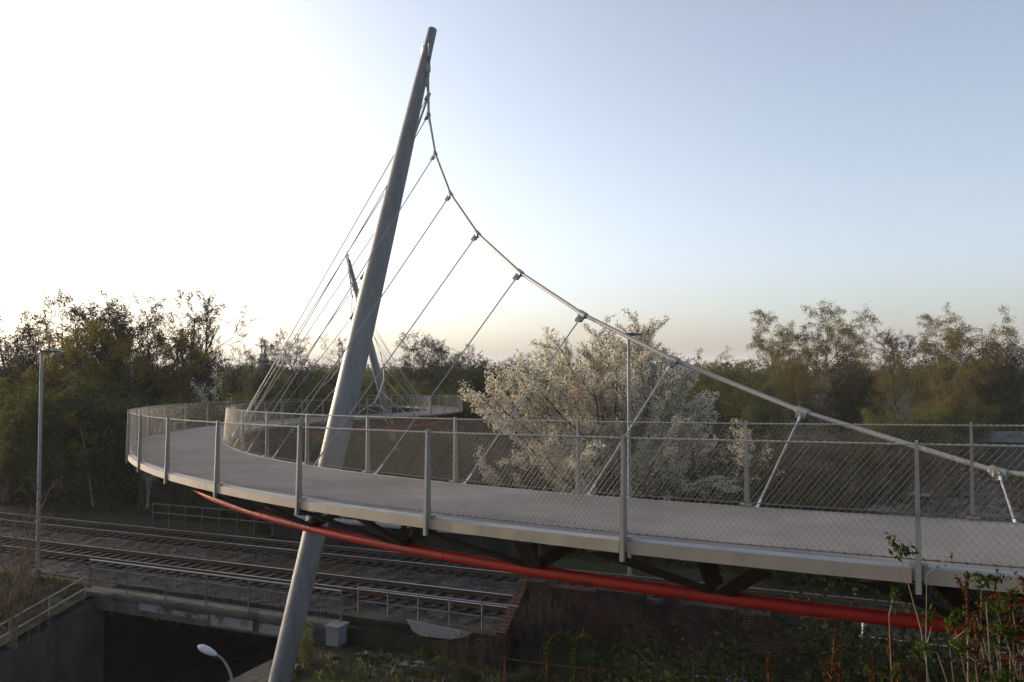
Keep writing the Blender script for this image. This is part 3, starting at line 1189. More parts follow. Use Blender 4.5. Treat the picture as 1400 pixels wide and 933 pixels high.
def mk_container(mat):
    def f(t):
        mb = MB()
        mb.box(-2.6, 2.6, -1, 1, .12, 2.1)
        for i in range(20):
            x = -2.5 + i * .26
            mb.box(x, x + .12, -1.04, -1.001, .2, 2.0)
        mb.build('body', mat, t)
        mb = MB()
        for x in (-2.62, 2.5):
            mb.box(x, x + .12, -1.06, -.94, 0, 2.16)
            mb.box(x, x + .12, .94, 1.06, 0, 2.16)
        mb.box(-2.62, 2.62, -1.05, -.95, 2.1, 2.2)
        mb.build('frame', mat, t)
    return f


def mk_barrier(mat):
    def f(t):
        for z in (.35, .75):
            mb = MB()
            mb.box(-3.2, 3.2, -.03, .03, z, z + .16)
            mb.build('board', mat, t)
        for x in (-3, -1, 1, 3):
            mb = MB()
            mb.box(x - .05, x + .05, .035, .12, 0, 1.0)
            mb.build('post', M['galv_dull'], t)
    return f


def mk_bags(n):
    def f(t):
        for i in range(n):
            mb = MB()
            r = rj.uniform(.35, .6)
            c = V((rj.uniform(-1.4, 1.4), rj.uniform(-.6, .6), r * .75))
            mb.tube([c + V((0, 0, -r * .75)), c + V((0, 0, -r * .3)), c + V((0, 0, r * .5)), c + V((.04, 0, r * .9))], [r * .8, r, r * .7, r * .15], 9)
            mb.build('bag', M['plastic_white'], t, smooth=True)
    return f


def mk_pile(t):
    for i in range(60):
        mb = MB()
        a, r = rj.uniform(0, 6.28), rj.uniform(0, 2.2) ** 1
        c = V((math.cos(a) * r, math.sin(a) * r * .7, max(0, 1.1 - r * .5)))
        s = rj.uniform(.12, .4)
        q = [c + V((rj.uniform(-1, 1), rj.uniform(-1, 1), rj.uniform(-.6, 1))).normalized() * s for _ in range(4)]
        for tr in ((0, 1, 2), (0, 2, 3), (0, 3, 1), (1, 3, 2)):
            mb.face([q[i_] for i_ in tr])
        mb.build('stone', M['concrete'], t)


junk('board_barrier', 1372, 632, mk_barrier(M['red_paint']), 'low red board barrier behind the railing at the right edge', 'barrier', .0)
junk('red_container', 1362, 612, mk_container(M['red_paint']), 'red container behind the red board barrier in the yard', 'container', -.2)
junk('board_barrier', 1398, 628, mk_barrier(M['yellow_paint']), 'yellow board barrier at the right picture edge behind the mesh', 'barrier', .1)
junk('white_bags', 1140, 642, mk_bags(5), 'heap of white bags behind the mesh among dark bushes', 'bags')
junk('white_bags', 1112, 612, mk_bags(4), 'small heap of white bags below the pale building', 'bags')
junk('rubble_pile', 1290, 690, mk_pile, 'grey rubble heap behind the mesh, right of the slim rail post', 'rubble')
junk('rubble_pile', 1320, 660, mk_pile, 'pale rubble heap farther back in the yard, under the ring cable', 'rubble')
junk('rubble_pile', 1180, 690, mk_pile, 'grey rubble heap behind the mesh, between bushes and yard', 'rubble')

# far landmarks
mb = MB()
Yc = 900
mb.tube([(0, 0, 0), (0, 0, 52)], [1.1, .8], 14)
o = mb.build('far_chimney', M['concrete_pale'])
o.location = (px(1343, Yc), Yc, 0)
tag(o, 'slim white chimney far off on the right horizon', 'chimney')
t = empty('far_tower', (px(360, 520), 520, 0))
tag(t, 'grey stepped tower far off behind the bridge hangers', 'tower')
mb = MB()
mb.box(-2.6, 2.6, -2, 2, 0, 15)
mb.box(-1.9, 1.9, -1.5, 1.5, 15.003, 18)
mb.build('shaft', M['roof_grey'], t)
mb = MB()
mb.box(-1.2, -.8, -.5, .5, 18, 22)
mb.box(.8, 1.2, -.5, .5, 18, 22)
mb.box(-1.9, 1.9, -.6, .6, 22.003, 23.2)
mb.build('head_frame', M['roof_grey'], t)
# ------------------------------------------------------------------ vegetation
def skeleton(seed, S):
    rn = random.Random(seed)
    br, anch = [], []

    def perp(d):
        o = d.orthogonal().normalized()
        return Matrix.Rotation(rn.uniform(0, 2 * PI), 3, d) @ o

    def grow(p, d, L, R, lv):
        ns = S['seg'][lv]
        pts, rad = [p.copy()], [R]
        dd = d.copy()
        for i in range(ns):
            w = S['wig'][lv]
            dd = dd + V((rn.gauss(0, w), rn.gauss(0, w), rn.gauss(0, w) + S['trop'][lv]))
            dd.normalize()
            p = p + dd * (L / ns)
            pts.append(p.copy())
            rad.append(max(R * (1 - (1 - S['taper'][lv]) * (i + 1) / ns), S.get('rmin', .008)))
        br.append((pts, rad, lv))
        if lv >= S['leaf_from']:
            k = max(1, int(L / S['leaf_step']))
            for i in range(k):
                t = (i + rn.random()) / k * ns
                a = int(min(t, ns - 1))
                q = pts[a].lerp(pts[a + 1], t - a)
                anch.append((q.x, q.y, q.z))
        if lv + 1 < len(S['seg']):
            n = S['kids'][lv]
            n = max(1, int(n * rn.uniform(.75, 1.25) + .5))
            for i in range(n):
                t = S['start'][lv] + (1 - S['start'][lv]) * (i + rn.random() * .8) / n
                f = t * ns
                a = int(min(f, ns - 1))
                q = pts[a].lerp(pts[a + 1], f - a)
                rr = rad[a] + (rad[a + 1] - rad[a]) * (f - a)
                tang = (pts[a + 1] - pts[a]).normalized()
                ang = math.radians(S['ang'][lv] * rn.uniform(.7, 1.3))
                if lv == 0 and 'dome' in S:
                    ang *= 1.15 - .75 * t
                nd = tang * math.cos(ang) + perp(tang) * math.sin(ang)
                l2 = L * S['ratio'][lv] * rn.uniform(.65, 1.2) * (1 - S.get('shape', .5) * t if lv == 0 else 1 - .35 * t)
                if lv == 0 and 'dome' in S:
                    rx, zc, rz = S['dome']
                    nd.normalize()
                    l2 = .3
                    while l2 < 9:
                        e = q + nd * l2
                        if (e.x * e.x + e.y * e.y) / rx ** 2 + ((e.z - zc) / (rz if e.z > zc else zc + .6)) ** 2 > 1:
                            break
                        l2 += .1
                    l2 *= rn.uniform(.82, 1.04)
                grow(q, nd.normalized(), l2, max(rr * S['rr'][lv], S.get('rmin', .008)), lv + 1)

    for i in range(S.get('stems', 1)):
        lean = S.get('lean', .05)
        d = V((rn.gauss(0, lean), rn.gauss(0, lean), 1)).normalized()
        sp = S.get('spread', 0)
        grow(V((rn.gauss(0, sp), rn.gauss(0, sp), -.3)), d, S['H'] * rn.uniform(.85, 1.0) if S.get('stems', 1) > 1 else S['H'], S['R'], 0)
    return br, np.array(anch)


def wood(br, mat, name, S, twig=None):
    mb = MB()
    for pts, rad, lv in br:
        mb.tube(pts, rad, (8, 5, 4, 3, 3)[lv], cap=False, mi=1 if lv > 1 else 0)
    me = bpy.data.meshes.new(name)
    me.from_pydata(mb.v, [], mb.f)
    me.materials.append(mat)
    if twig:
        me.materials.append(twig)
        me.polygons.foreach_set('material_index', mb.m)
    me.polygons.foreach_set('use_smooth', [True] * len(me.polygons))
    me.update()
    return me


def leaves(rng, A, n, spread, size, aspect=1.6, hang=0.0, drop=0.0):
    """A anchors -> n quads each. hang>0 makes leaves point down, drop lets the cluster trail below its anchor"""
    C = np.repeat(A, n, axis=0)
    m = len(C)
    off = rng.normal(0, 1, (m, 3)) * spread
    if drop:
        off[:, 2] -= rng.random(m) * drop
    C = C + off
    d = rng.normal(0, 1, (m, 3))
    d[:, 2] = d[:, 2] * (1 - hang) - hang * 2.2
    d /= np.linalg.norm(d, axis=1)[:, None]
    e = rng.normal(0, 1, (m, 3))
    e -= d * (d * e).sum(1)[:, None]
    e /= np.linalg.norm(e, axis=1)[:, None] + 1e-9
    s = size * (.6 + .8 * rng.random(m))[:, None]
    l = d * s * aspect * .5
    w = e * s * .5
    # kite-shaped leaf
    return np.stack([C - l, C + w * 1.0 - l * .1, C + l, C - w * 1.0 - l * .1], axis=1)


class Kind:
    def __init__(s, nm, S, bark, fol, seeds, crown='crown'):
        s.var = []
        for sd in seeds:
            br, A = skeleton(sd, S)
            w = wood(br, M[bark], 'trunk', S, M['bark_mid'] if bark == 'bark_birch' else None)
            rng = np.random.default_rng(sd)
            Q, mi, mats = [], [], []
            for i, (mat, n, spread, size, asp, hang, drop, frac) in enumerate(fol):
                B = A[rng.random(len(A)) < frac]
                q = leaves(rng, B, n, spread, size, asp, hang, drop)
                Q.append(q)
                mi.append(np.full(len(q), i))
                mats.append(M[mat])
            cm = quads_mesh('crown', np.concatenate(Q), mats, np.concatenate(mi)) if Q else None
            zs = A[:, 2]
            s.var.append((w, cm, float(np.percentile(zs, S.get('hp', 99.5)))))
        s.n = nm
        s.i = 0

    def place(s, x, Y, top, label, cat='tree', group=None, wide=1.0, var=None, rz=None, name=None, z0=None):
        """x: photograph column; top: photograph row of the tip; stands on the ground at distance Y"""
        w, c, h = s.var[s.i % len(s.var) if var is None else var]
        s.i += 1
        if Y > 36 and SU * px(x, Y) + CU * Y < 38.2:
            Y = 38.2 / (CU + SU * (x - 700) / FPX) + (s.i * 1.37 % 1.5)
        X = px(x, Y)
        z = gh(X, Y) if z0 is None else z0
        zt = CZ + (HOR - top) / FPX * Y
        k = max(.05, (zt - z)) / h
        t = empty(name or s.n, (X, Y, z - .05), random.uniform(0, 6.28) if rz is None else rz)
        t.scale = (k * wide, k * wide, k)
        tag(t, label, cat, group)
        for nm, me in (('trunk', w), ('crown', c)):
            if me is None:
                continue
            o = bpy.data.objects.new(nm, me)
            COL.objects.link(o)
            o.parent = t
        return t


K = {}
K['bare'] = Kind('bare_tree', dict(H=10, R=.20, seg=(7, 6, 5, 4, 3), wig=(.10, .2, .24, .28, .3), trop=(.04, .10, .05, .03, 0), taper=(.1, .18, .3, .5, .6),
                                   kids=(13, 7, 6, 5), start=(.34, .25, .2, .15), ang=(46, 46, 48, 45), ratio=(.52, .52, .5, .5), rr=(.55, .55, .55, .6),
                                   hp=97.5, shape=.35, leaf_from=4, leaf_step=.5, rmin=.011),
                 'bark_dark', [('leaf_bare', 3, .10, .045, 1.6, 0, 0, .5)], (1, 2, 3, 4))
K['slender'] = Kind('slender_bare_tree', dict(H=11, R=.12, seg=(8, 6, 4, 3), wig=(.05, .08, .14, .2), trop=(.03, .14, .1, .05), taper=(.25, .3, .4, .5),
                                              kids=(13, 6, 4), start=(.2, .2, .2), ang=(32, 32, 35), ratio=(.42, .42, .5), rr=(.5, .5, .6),
                                              shape=.6, leaf_from=3, leaf_step=.7, rmin=.012, stems=3, spread=.5, lean=.08),
                    'bark_mid', [('leaf_bare', 1, .08, .06, 1.6, 0, 0, .5)], (11, 12))
K['birch'] = Kind('birch', dict(H=11, R=.15, seg=(8, 7, 6, 5), wig=(.06, .12, .14, .12), trop=(.03, .03, -.12, -.35), taper=(.25, .3, .4, .6),
                                kids=(20, 6, 4), start=(.22, .2, .2), ang=(42, 40, 40), ratio=(.36, .5, .62), rr=(.42, .5, .6),
                                shape=.5, leaf_from=2, leaf_step=.16, rmin=.009),
                  'bark_birch', [('leaf_birch', 13, .12, .047, 1.9, .6, .24, .95)], (21, 22, 23))
K['amber'] = Kind('amber_birch', dict(H=11, R=.17, seg=(8, 7, 6, 5), wig=(.08, .14, .16, .14), trop=(.03, .08, -.06, -.3), taper=(.06, .25, .4, .6),
                                      kids=(22, 7, 5), start=(.2, .2, .2), ang=(44, 42, 42), ratio=(.42, .5, .58), rr=(.45, .5, .6),
                                      shape=.4, leaf_from=2, leaf_step=.2, rmin=.010),
                  'bark_birch', [('leaf_amber', 14, .12, .046, 1.9, .5, .24, .95)], (31, 32, 33))
K['willow'] = Kind('green_tree', dict(H=7, R=.2, seg=(5, 6, 5, 4), wig=(.12, .16, .2, .2), trop=(.02, .08, .02, -.05), taper=(.4, .35, .4, .6),
                                      kids=(15, 6, 5), start=(.12, .15, .15), ang=(50, 44, 44), ratio=(.6, .55, .5), rr=(.5, .5, .6),
                                      shape=.4, leaf_from=2, leaf_step=.22, rmin=.01, stems=2, spread=.4, lean=.15),
                   'bark_mid', [('leaf_green', 10, .2, .07, 1.7, .2, .1, .85)], (41, 42, 43))
K['dark'] = Kind('dark_tree', dict(H=7, R=.18, seg=(5, 6, 5, 4), wig=(.12, .16, .2, .2), trop=(.02, .06, .02, 0), taper=(.4, .35, .4, .6),
                                   kids=(15, 6, 5), start=(.1, .15, .15), ang=(52, 46, 46), ratio=(.58, .55, .5), rr=(.5, .5, .6),
                                   shape=.4, leaf_from=2, leaf_step=.25, rmin=.012, stems=2, spread=.4, lean=.15),
                 'bark_dark', [('leaf_dark', 8, .2, .085, 1.6, .1, .1, .8)], (51, 52, 53))
K['brush'] = Kind('brush_shrub', dict(H=4, R=.035, seg=(6, 5, 4), wig=(.08, .14, .2), trop=(.03, .08, .05), taper=(.3, .4, .5),
                                      kids=(8, 5), start=(.2, .2), ang=(32, 36), ratio=(.42, .45), rr=(.5, .6),
                                      shape=.5, leaf_from=1, leaf_step=.22, rmin=.006, stems=13, spread=.45, lean=.28),
                  'bark_mid', [('leaf_brush', 3, .08, .035, 1.8, 0, 0, .5)], (61, 62))
K['pale'] = Kind('brush_shrub', dict(H=4, R=.035, seg=(6, 5, 4), wig=(.08, .14, .2), trop=(.03, .08, .05), taper=(.3, .4, .5),
                                     kids=(8, 5), start=(.2, .2), ang=(32, 36), ratio=(.42, .45), rr=(.5, .6),
                                     shape=.5, leaf_from=1, leaf_step=.22, rmin=.006, stems=9, spread=.5, lean=.3),
                 'stem', [('leaf_brush', 2, .08, .035, 1.8, 0, 0, .4)], (63, 64))
K['cherry'] = Kind('blossoming_cherry', dict(H=5.2, R=.24, seg=(6, 8, 6, 4), wig=(.06, .09, .10, .12), trop=(.03, .035, .09, .10), taper=(.2, .2, .3, .6),
                                             kids=(58, 15, 7), start=(.06, .08, .1), ang=(66, 40, 40), ratio=(1.3, .27, .42), rr=(.42, .45, .6),
                                             hp=99.9, dome=(4.9, 3.2, 5.0), shape=.35, leaf_from=1, leaf_step=.12, rmin=.008),
                   'bark_dark', [('blossom', 15, .06, .052, 1.15, 0, 0, .78), ('leaf_young', 4, .10, .04, 1.7, 0, 0, .4)], (71,))
K['white'] = Kind('small_blossoming_tree', dict(H=5, R=.12, seg=(5, 6, 5, 3), wig=(.07, .10, .12, .14), trop=(.03, .10, .08, .08), taper=(.35, .3, .3, .6),
                                                kids=(14, 6, 4), start=(.15, .15, .15), ang=(48, 42, 40), ratio=(.6, .45, .42), rr=(.45, .5, .6),
                                                shape=.5, leaf_from=1, leaf_step=.22, rmin=.008),
                  'bark_dark', [('blossom', 7, .07, .055, 1.15, 0, 0, .8)], (81,))
for k in ('bush',):
    K['bush'] = Kind('green_bush', dict(H=2.2, R=.03, seg=(5, 5, 4), wig=(.12, .2, .25), trop=(.02, .05, .02), taper=(.4, .4, .5),
                                        kids=(9, 5), start=(.1, .15), ang=(45, 45), ratio=(.5, .5), rr=(.5, .6),
                                        shape=.3, leaf_from=1, leaf_step=.12, rmin=.005, stems=12, spread=.35, lean=.4),
                     'stem', [('leaf_ivy', 9, .1, .045, 1.5, .1, .05, .9)], (91, 92))
    K['yellow_bush'] = Kind('yellow_bush', dict(H=2.2, R=.03, seg=(5, 5, 4), wig=(.08, .14, .2), trop=(.02, .1, .05), taper=(.4, .4, .5),
                                                kids=(9, 5), start=(.1, .15), ang=(35, 40), ratio=(.4, .45), rr=(.5, .6),
                                                shape=.6, leaf_from=1, leaf_step=.12, rmin=.005, stems=6, spread=.25, lean=.2),
                            'stem', [('leaf_green', 8, .08, .04, 1.6, 0, 0, .9)], (93,))

rt = random.Random(77)
# --- left wood: skyline row of bare trees (each crown separately seen against the white sky)
G1 = 'bare trees on the left skyline'
for x, top, lab in ((14, 404, 'bare dark tree at the left picture edge on the skyline'),
                    (62, 415, 'bare dark tree with low ragged crown, second in the left skyline row'),
                    (104, 398, 'bare dark round-topped tree, tallest near the left end of the skyline row'),
                    (148, 403, 'bare dark tree in the middle of the left skyline row'),
                    (184, 402, 'bare dark tree with dense seed clusters, left of the tall leaning one'),
                    (222, 393, 'tall open bare tree with curved limbs, rightmost big one on the left skyline')):
    K['bare'].place(x, rt.uniform(62, 69), top, lab, group=G1, wide=.95)
for x, top in ((-24, 410), (38, 430), (82, 425), (126, 420), (166, 425), (204, 428), (246, 440)):
    K['bare'].place(x, rt.uniform(70, 78), top, 'bare dark tree standing behind the front row of the left skyline', group='bare trees behind the left skyline row')
K['slender'].place(271, 68, 414, 'slender upright bare tree with several thin stems, right of the left skyline row', wide=.8)
K['slender'].place(300, 80, 462, 'small thin bare tree rising above the dark bushes left of the white-blossomed tree', wide=.8)
K['bare'].place(322, 95, 464, 'small bare tree with sparse clusters above the hut', wide=.8)
K['bare'].place(345, 110, 478, 'low bare tree beside the far grey tower', wide=.9)
# birches in front of it
for x, Y, top, lab in ((36, 53, 452, 'yellow birch with thin hanging twigs right behind the left lamp post'),
                       (108, 54, 440, 'broad yellow-green birch, brightest in the left wood'),
                       (142, 56, 447, 'tall yellowish birch with dense hanging twigs beside the broad one'),
                       (78, 50, 492, 'golden low birch just right of the left lamp post'),
                       (184, 55, 468, 'green-brown birch in the left wood, between broad birch and thin white stems'),
                       (58, 47, 545, 'low golden birch in the foot of the left wood, right of the lamp post'),
                       (132, 47, 560, 'low olive birch in the foot of the left wood, above the tracks'),
                       (15, 52, 515, 'olive birch at the left picture edge, below the bare skyline trees'),
                       (238, 57, 452, 'brownish birch below the slender upright bare tree')):
    K['birch'].place(x, Y + 6, top, lab, group='birches in the left wood', wide=1.15)
K['slender'].place(196, 48, 525, 'pale thin-stemmed young tree above the left bend of the bridge', wide=.7)
t = K['slender'].place(205, 44.5, 560, 'white-stemmed young birch rising through the trackside fence', wide=.6)
for c in t.children:
    if c.name.startswith('trunk'):
        c.data = c.data.copy()
        c.data.materials[0] = M['bark_birch']
for x, Y, top in ((-20, 62, 520), (22, 50, 530), (60, 51, 540), (100, 50, 545), (135, 49, 548), (165, 51, 540), (200, 51, 545), (235, 52, 548), (268, 53, 545), (120, 52, 510),
                  (300, 55, 552), (330, 56, 560), (360, 57, 566), (20, 56, 490), (165, 58, 505), (215, 60, 505), (255, 61, 512), (285, 66, 520), (60, 57, 500), (395, 58, 570), (430, 59, 575)):
    K['willow' if (x * 7 + top) % 3 == 0 else 'dark'].place(x, Y + 5.5, top, 'dark leafy undergrowth tree filling the foot of the left wood', 'tree', 'undergrowth trees in the left wood', wide=1.25, name='undergrowth_tree')
for x, Y, top in ((-10, 45, 600), (30, 46, 610), (75, 46, 625), (118, 45.5, 640), (150, 46, 650), (240, 46, 650), (285, 46, 660), (330, 47, 665), (375, 47, 670), (420, 46, 680)):
    K['brush'].place(x, Y, top, 'brown twiggy shrub at the edge of the left wood, behind the tracks', 'shrub', 'twiggy shrubs along the left wood', wide=1.5)
for x, Y, top in ((126, 45, 672), (172, 45.5, 690), (300, 45, 690)):
    K['yellow_bush'].place(x, Y, top, 'low yellow-green bush at the foot of the left wood', 'bush', 'low bushes behind the far track', wide=1.7)
for x, Y, top, lab in ((-6, 33, 578, 'tall pale twiggy shrub at the left picture edge before the lamp post'),
                       (20, 34, 690, 'pale twiggy shrub between picture edge and left lamp post'),
                       (-22, 28, 700, 'bushy brown shrub on the bank, cut off by the left picture edge'),
                       (25, 29.5, 800, 'low brown shrub on the bank above the stair railing'),
                       (60, 31.5, 815, 'small dry shrub on the bank below the left lamp post'),
                       (85, 33.2, 805, 'low dry shrub where the bank meets the underpass')):
    K['pale'].place(x, Y, top, lab, 'shrub', wide=.6)

for x, Y, top in ((340, 60, 600), (375, 66, 590), (415, 60, 600), (450, 70, 588), (490, 62, 596), (530, 72, 585), (560, 62, 596), (600, 66, 592), (630, 58, 600), (660, 62, 590), (350, 50, 640), (430, 48, 655), (510, 48, 655), (580, 47, 650), (640, 46, 650), (690, 52, 620), (470, 50, 640), (545, 52, 630)):
    K['dark'].place(x, Y, top, 'dark low bush on the waste ground inside the bend of the bridge', 'bush', 'dark bushes inside the bend', wide=1.7, name='dark_bush')

K['white'].place(285, 60, 512, 'small white-blossomed tree behind the left bend of the bridge', wide=.95)

# --- centre, beyond the far arc
for x, Y, top in ((318, 104, 500), (352, 108, 505), (390, 105, 508), (425, 112, 503), (455, 108, 498), (490, 112, 500), (520, 106, 505), (552, 110, 497), (585, 108, 502), (615, 112, 500), (640, 104, 508),
                  (340, 92, 530), (415, 95, 525), (470, 96, 528), (530, 97, 522), (575, 98, 525), (610, 96, 530), (655, 92, 528), (690, 95, 520)):
    K['willow'].place(x, Y, top, 'pale green willow in the dense belt beyond the far arc of the bridge', 'tree', 'willows beyond the far arc', wide=1.35)
K['bare'].place(404, 96, 458, 'solitary dark dense-crowned tree between the bridge hangers', wide=1.0, var=2)
for x, Y, top, lab in ((460, 112, 462, 'faint bare tree just left of the near mast on the horizon'),
                       (552, 100, 455, 'tall bare tree just right of the far mast'),
                       (598, 104, 466, 'round-crowned bare tree between two hangers, right of the far mast'),
                       (640, 106, 474, 'low wide bare tree left of the cherry'),
                       (575, 118, 470, 'thin bare tree standing behind the round-crowned one')):
    K['bare'].place(x, Y, top, lab, group='bare trees beyond the far arc', wide=1.15)
for x, Y, top in ((662, 88, 492), (688, 90, 497), (712, 92, 503), (640, 92, 510)):
    K['dark'].place(x, Y, top, 'dark bushy tree left of the white cherry on the horizon', 'tree', 'dark trees left of the cherry', wide=1.1)
    K['bare'].place(x + 8, Y + 3, top - 6, 'bare tree among the dark bushy trees left of the cherry', group='bare trees left of the cherry')

# --- the white cherry
K['cherry'].place(815, 44, 438, 'large white-blossomed cherry tree behind the bridge, lit from the left', 'tree', wide=1.05, rz=.6, name='blossoming_cherry')
K['white'].place(1015, 52, 575, 'small white-blossomed tree right of the big cherry, half behind the mesh', wide=1.0)
K['white'].place(940, 46, 560, 'white-blossomed shrub leaning out from the right side of the big cherry', wide=1.3)
for x, Y, top in ((690, 46, 640), (740, 45, 665), (850, 44.5, 655), (905, 45, 630), (960, 46, 620), (1010, 48, 640), (800, 39.5, 720), (880, 39.5, 715), (760, 39, 735), (930, 39.5, 700), (980, 41, 680)):
    K['bush'].place(x, Y, top, 'dark green bush below the white cherry behind the mesh', 'bush', 'bushes below the cherry', wide=1.5)

# --- right side
for x, Y, top, lab in ((1068, 92, 424, 'tall amber birch, left one of the pair rising on the right skyline'),
                       (1122, 90, 414, 'tall amber birch with drooping tip, right one of the pair on the right skyline'),
                       (1030, 88, 478, 'orange-brown birch at the left foot of the tall pair'),
                       (1098, 84, 470, 'bushy amber birch below the tall pair'),
                       (1148, 96, 440, 'dark amber birch leaning at the right of the tall pair'),
                       (1258, 86, 426, 'wide amber-green birch, highest in the right group'),
                       (1300, 88, 430, 'amber-green birch at the right shoulder of the wide one'),
                       (1228, 80, 482, 'low amber birch in front, left of the wide one'),
                       (1275, 76, 500, 'bushy golden birch in front of the wide one'),
                       (1320, 82, 490, 'dull amber birch right of the wide one, below the far chimney')):
    K['amber'].place(x, Y, top, lab, group='amber birches on the right', wide=1.2)
for x, Y, top in ((1465, 86, 440), (1530, 90, 430), (1600, 84, 445), (1690, 92, 435), (1790, 88, 440)):
    K['amber'].place(x, Y, top, 'amber birch beyond the right picture edge', group='amber birches beyond the right edge', wide=1.3)
for x, Y, top in ((1450, 80, 505), (1500, 82, 500), (1560, 80, 505), (1640, 84, 500), (1740, 82, 502)):
    K['dark'].place(x, Y, top, 'dark tree beyond the right picture edge', group='dark trees beyond the right edge', wide=1.5)
for x, Y, top, lab in ((1190, 100, 462, 'bare tree in the dip between the two birch groups'),
                       (1222, 104, 452, 'bare tree just left of the wide amber birch'),
                       (1392, 88, 450, 'bare dark tree at the right picture edge'),
                       (1420, 84, 465, 'bare dark tree cut off by the right picture edge')):
    K['bare'].place(x, Y, top, lab, group='bare trees on the right', wide=1.1)
for x, Y, top in ((1362, 90, 474), (1345, 95, 482), (1385, 82, 500), (1350, 80, 520), (1410, 78, 520), (1170, 96, 490), (1190, 92, 510), (1150, 94, 520)):
    K['dark'].place(x, Y, top, 'dark tree in the right-hand wood', 'tree', 'dark trees in the right-hand wood', wide=1.2)
for x, Y, top in ((935, 92, 500), (965, 96, 503), (990, 98, 496), (950, 86, 520), (985, 84, 525), (1015, 90, 512), (1330, 72, 545), (1215, 72, 560), (1250, 70, 560), (1290, 71, 552), (1060, 80, 540)):
    K['willow'].place(x, Y, top, 'green-brown bushy tree behind the yard on the right', 'tree', 'bushy trees behind the yard', wide=1.3)
for x, Y, top in ((1040, 58, 590), (1075, 60, 585), (1100, 66, 575), (1130, 64, 592), (1165, 68, 580), (1200, 66, 590), (1060, 52, 620), (1110, 52, 630), (1150, 54, 640), (1195, 57, 640), (1230, 63, 610),
                  (1275, 60, 620), (1330, 58, 640), (1085, 48, 650), (1130, 47, 665), (1020, 46, 660), (1390, 52, 650), (1250, 50, 670)):
    K['brush'].place(x, Y, top, 'brown twiggy shrub in the overgrown yard behind the mesh', 'shrub', 'shrubs in the overgrown yard', wide=1.35)
K['slender'].place(1285, 50, 600, 'young bare sapling behind the mesh, right of the slim rail post', wide=.8)

for x, Y, top in ((1040, 40, 735), (1085, 40, 740), (1130, 40, 742), (1175, 40, 745), (1220, 40, 752), (1265, 41, 755), (1310, 41, 760), (1360, 41, 760), (840, 40, 715), (700, 41, 700)):
    K['dark'].place(x, Y, top, 'dark low bush beyond the tracks, seen under the bridge deck', 'bush', 'dark bushes seen under the deck', wide=1.8, name='dark_bush')

for i, x in enumerate(range(660, 1420, 34)):
    K['bush'].place(x, 37.1 / (CU + SU * (x - 700) / FPX), 742 + (i * 37) % 26, 'dark green bush along the far rail track, seen below the deck', 'bush', 'bushes along the far track', wide=1.5)

for i, (x, Y, top) in enumerate(((1030, 50, 628), (1062, 55, 610), (1098, 50, 640), (1128, 57, 612), (1160, 50, 655), (1190, 60, 612), (1222, 54, 645), (1255, 62, 618), (1300, 56, 655), (1345, 66, 622), (1385, 60, 640), (1080, 46, 672))):
    K['dark'].place(x, Y, top, 'tangled dark bush in the overgrown yard behind the mesh', 'bush', 'tangled dark bushes in the yard', wide=1.5, name='dark_bush')

# far woodland that closes the horizon
def far_wood(seed, Y0, Y1, n, hmin, hmax, xr, mats, name, label):
    rng = np.random.default_rng(seed)
    Q, mi = [], []
    for i in range(n):
        Y = rng.uniform(Y0, Y1)
        X = px(rng.uniform(*xr), Y)
        h = rng.uniform(hmin, hmax)
        r = h * rng.uniform(.3, .5)
        m = 260
        d = rng.normal(0, 1, (m, 3))
        d /= np.linalg.norm(d, axis=1)[:, None]
        A = d * (rng.random(m)[:, None] ** .4) * np.array([r, r, h * .5])
        A += np.array([X, Y, h * .52])
        q = leaves(rng, A, 1, .3, .55, 1.3)
        Q.append(q)
        mi.append(np.full(len(q), rng.integers(0, len(mats))))
    me = quads_mesh(name, np.concatenate(Q), [M[k] for k in mats], np.concatenate(mi))
    o = bpy.data.objects.new(name, me)
    COL.objects.link(o)
    tag(o, label, 'woodland', kind='stuff')


far_wood(5, 190, 420, 420, 7.5, 11.5, (-150, 1550), ['leaf_dark', 'leaf_brush', 'leaf_dark'], 'far_woodland', 'far hazy woodland closing the horizon all along')
far_wood(6, 120, 170, 90, 5, 8.5, (250, 1100), ['leaf_green', 'leaf_brush'], 'far_thicket', 'green thicket in the middle distance under the horizon')

# ------------------------------------------------------------------ undergrowth in front of the walls
for x, Y, top, lab in ((424, 27.2, 848, 'yellow-green conical bush standing right of the mast'),
                       (405, 27.5, 880, 'low yellow-green bush at the foot of the mast')):
    K['yellow_bush'].place(x, Y, top, lab, 'bush', wide=.9)
for x, Y, top in ((610, 26.5, 860), (635, 27, 850), (655, 26.5, 862), (675, 27, 858)):
    K['brush'].place(x, Y, top, 'thin dry shrub before the stained wall', 'shrub', 'dry shrubs before the stained wall', wide=.5)
for x, Y, top in ((470, 27.5, 915), (590, 26.0, 908), (640, 25.6, 905), (700, 25.5, 915), (735, 24.5, 908), (800, 24.2, 910),
                  (880, 24.0, 908), (930, 23.5, 910), (960, 23.5, 905), (1000, 23, 908), (905, 25, 900), (1030, 22, 915)):
    K['bush'].place(x, Y, top, 'dark green leafy bush on the shaded ground before the walls', 'bush', 'bushes before the walls', wide=1.1)


for x, Y, top in ((722, 26.9, 812), (742, 26.7, 800), (768, 26.6, 822), (795, 26.3, 850)):
    K['brush'].place(x, Y, top, 'dark leafless bramble growing up the left end of the brick wall', 'shrub', 'brambles on the brick wall', wide=.55)


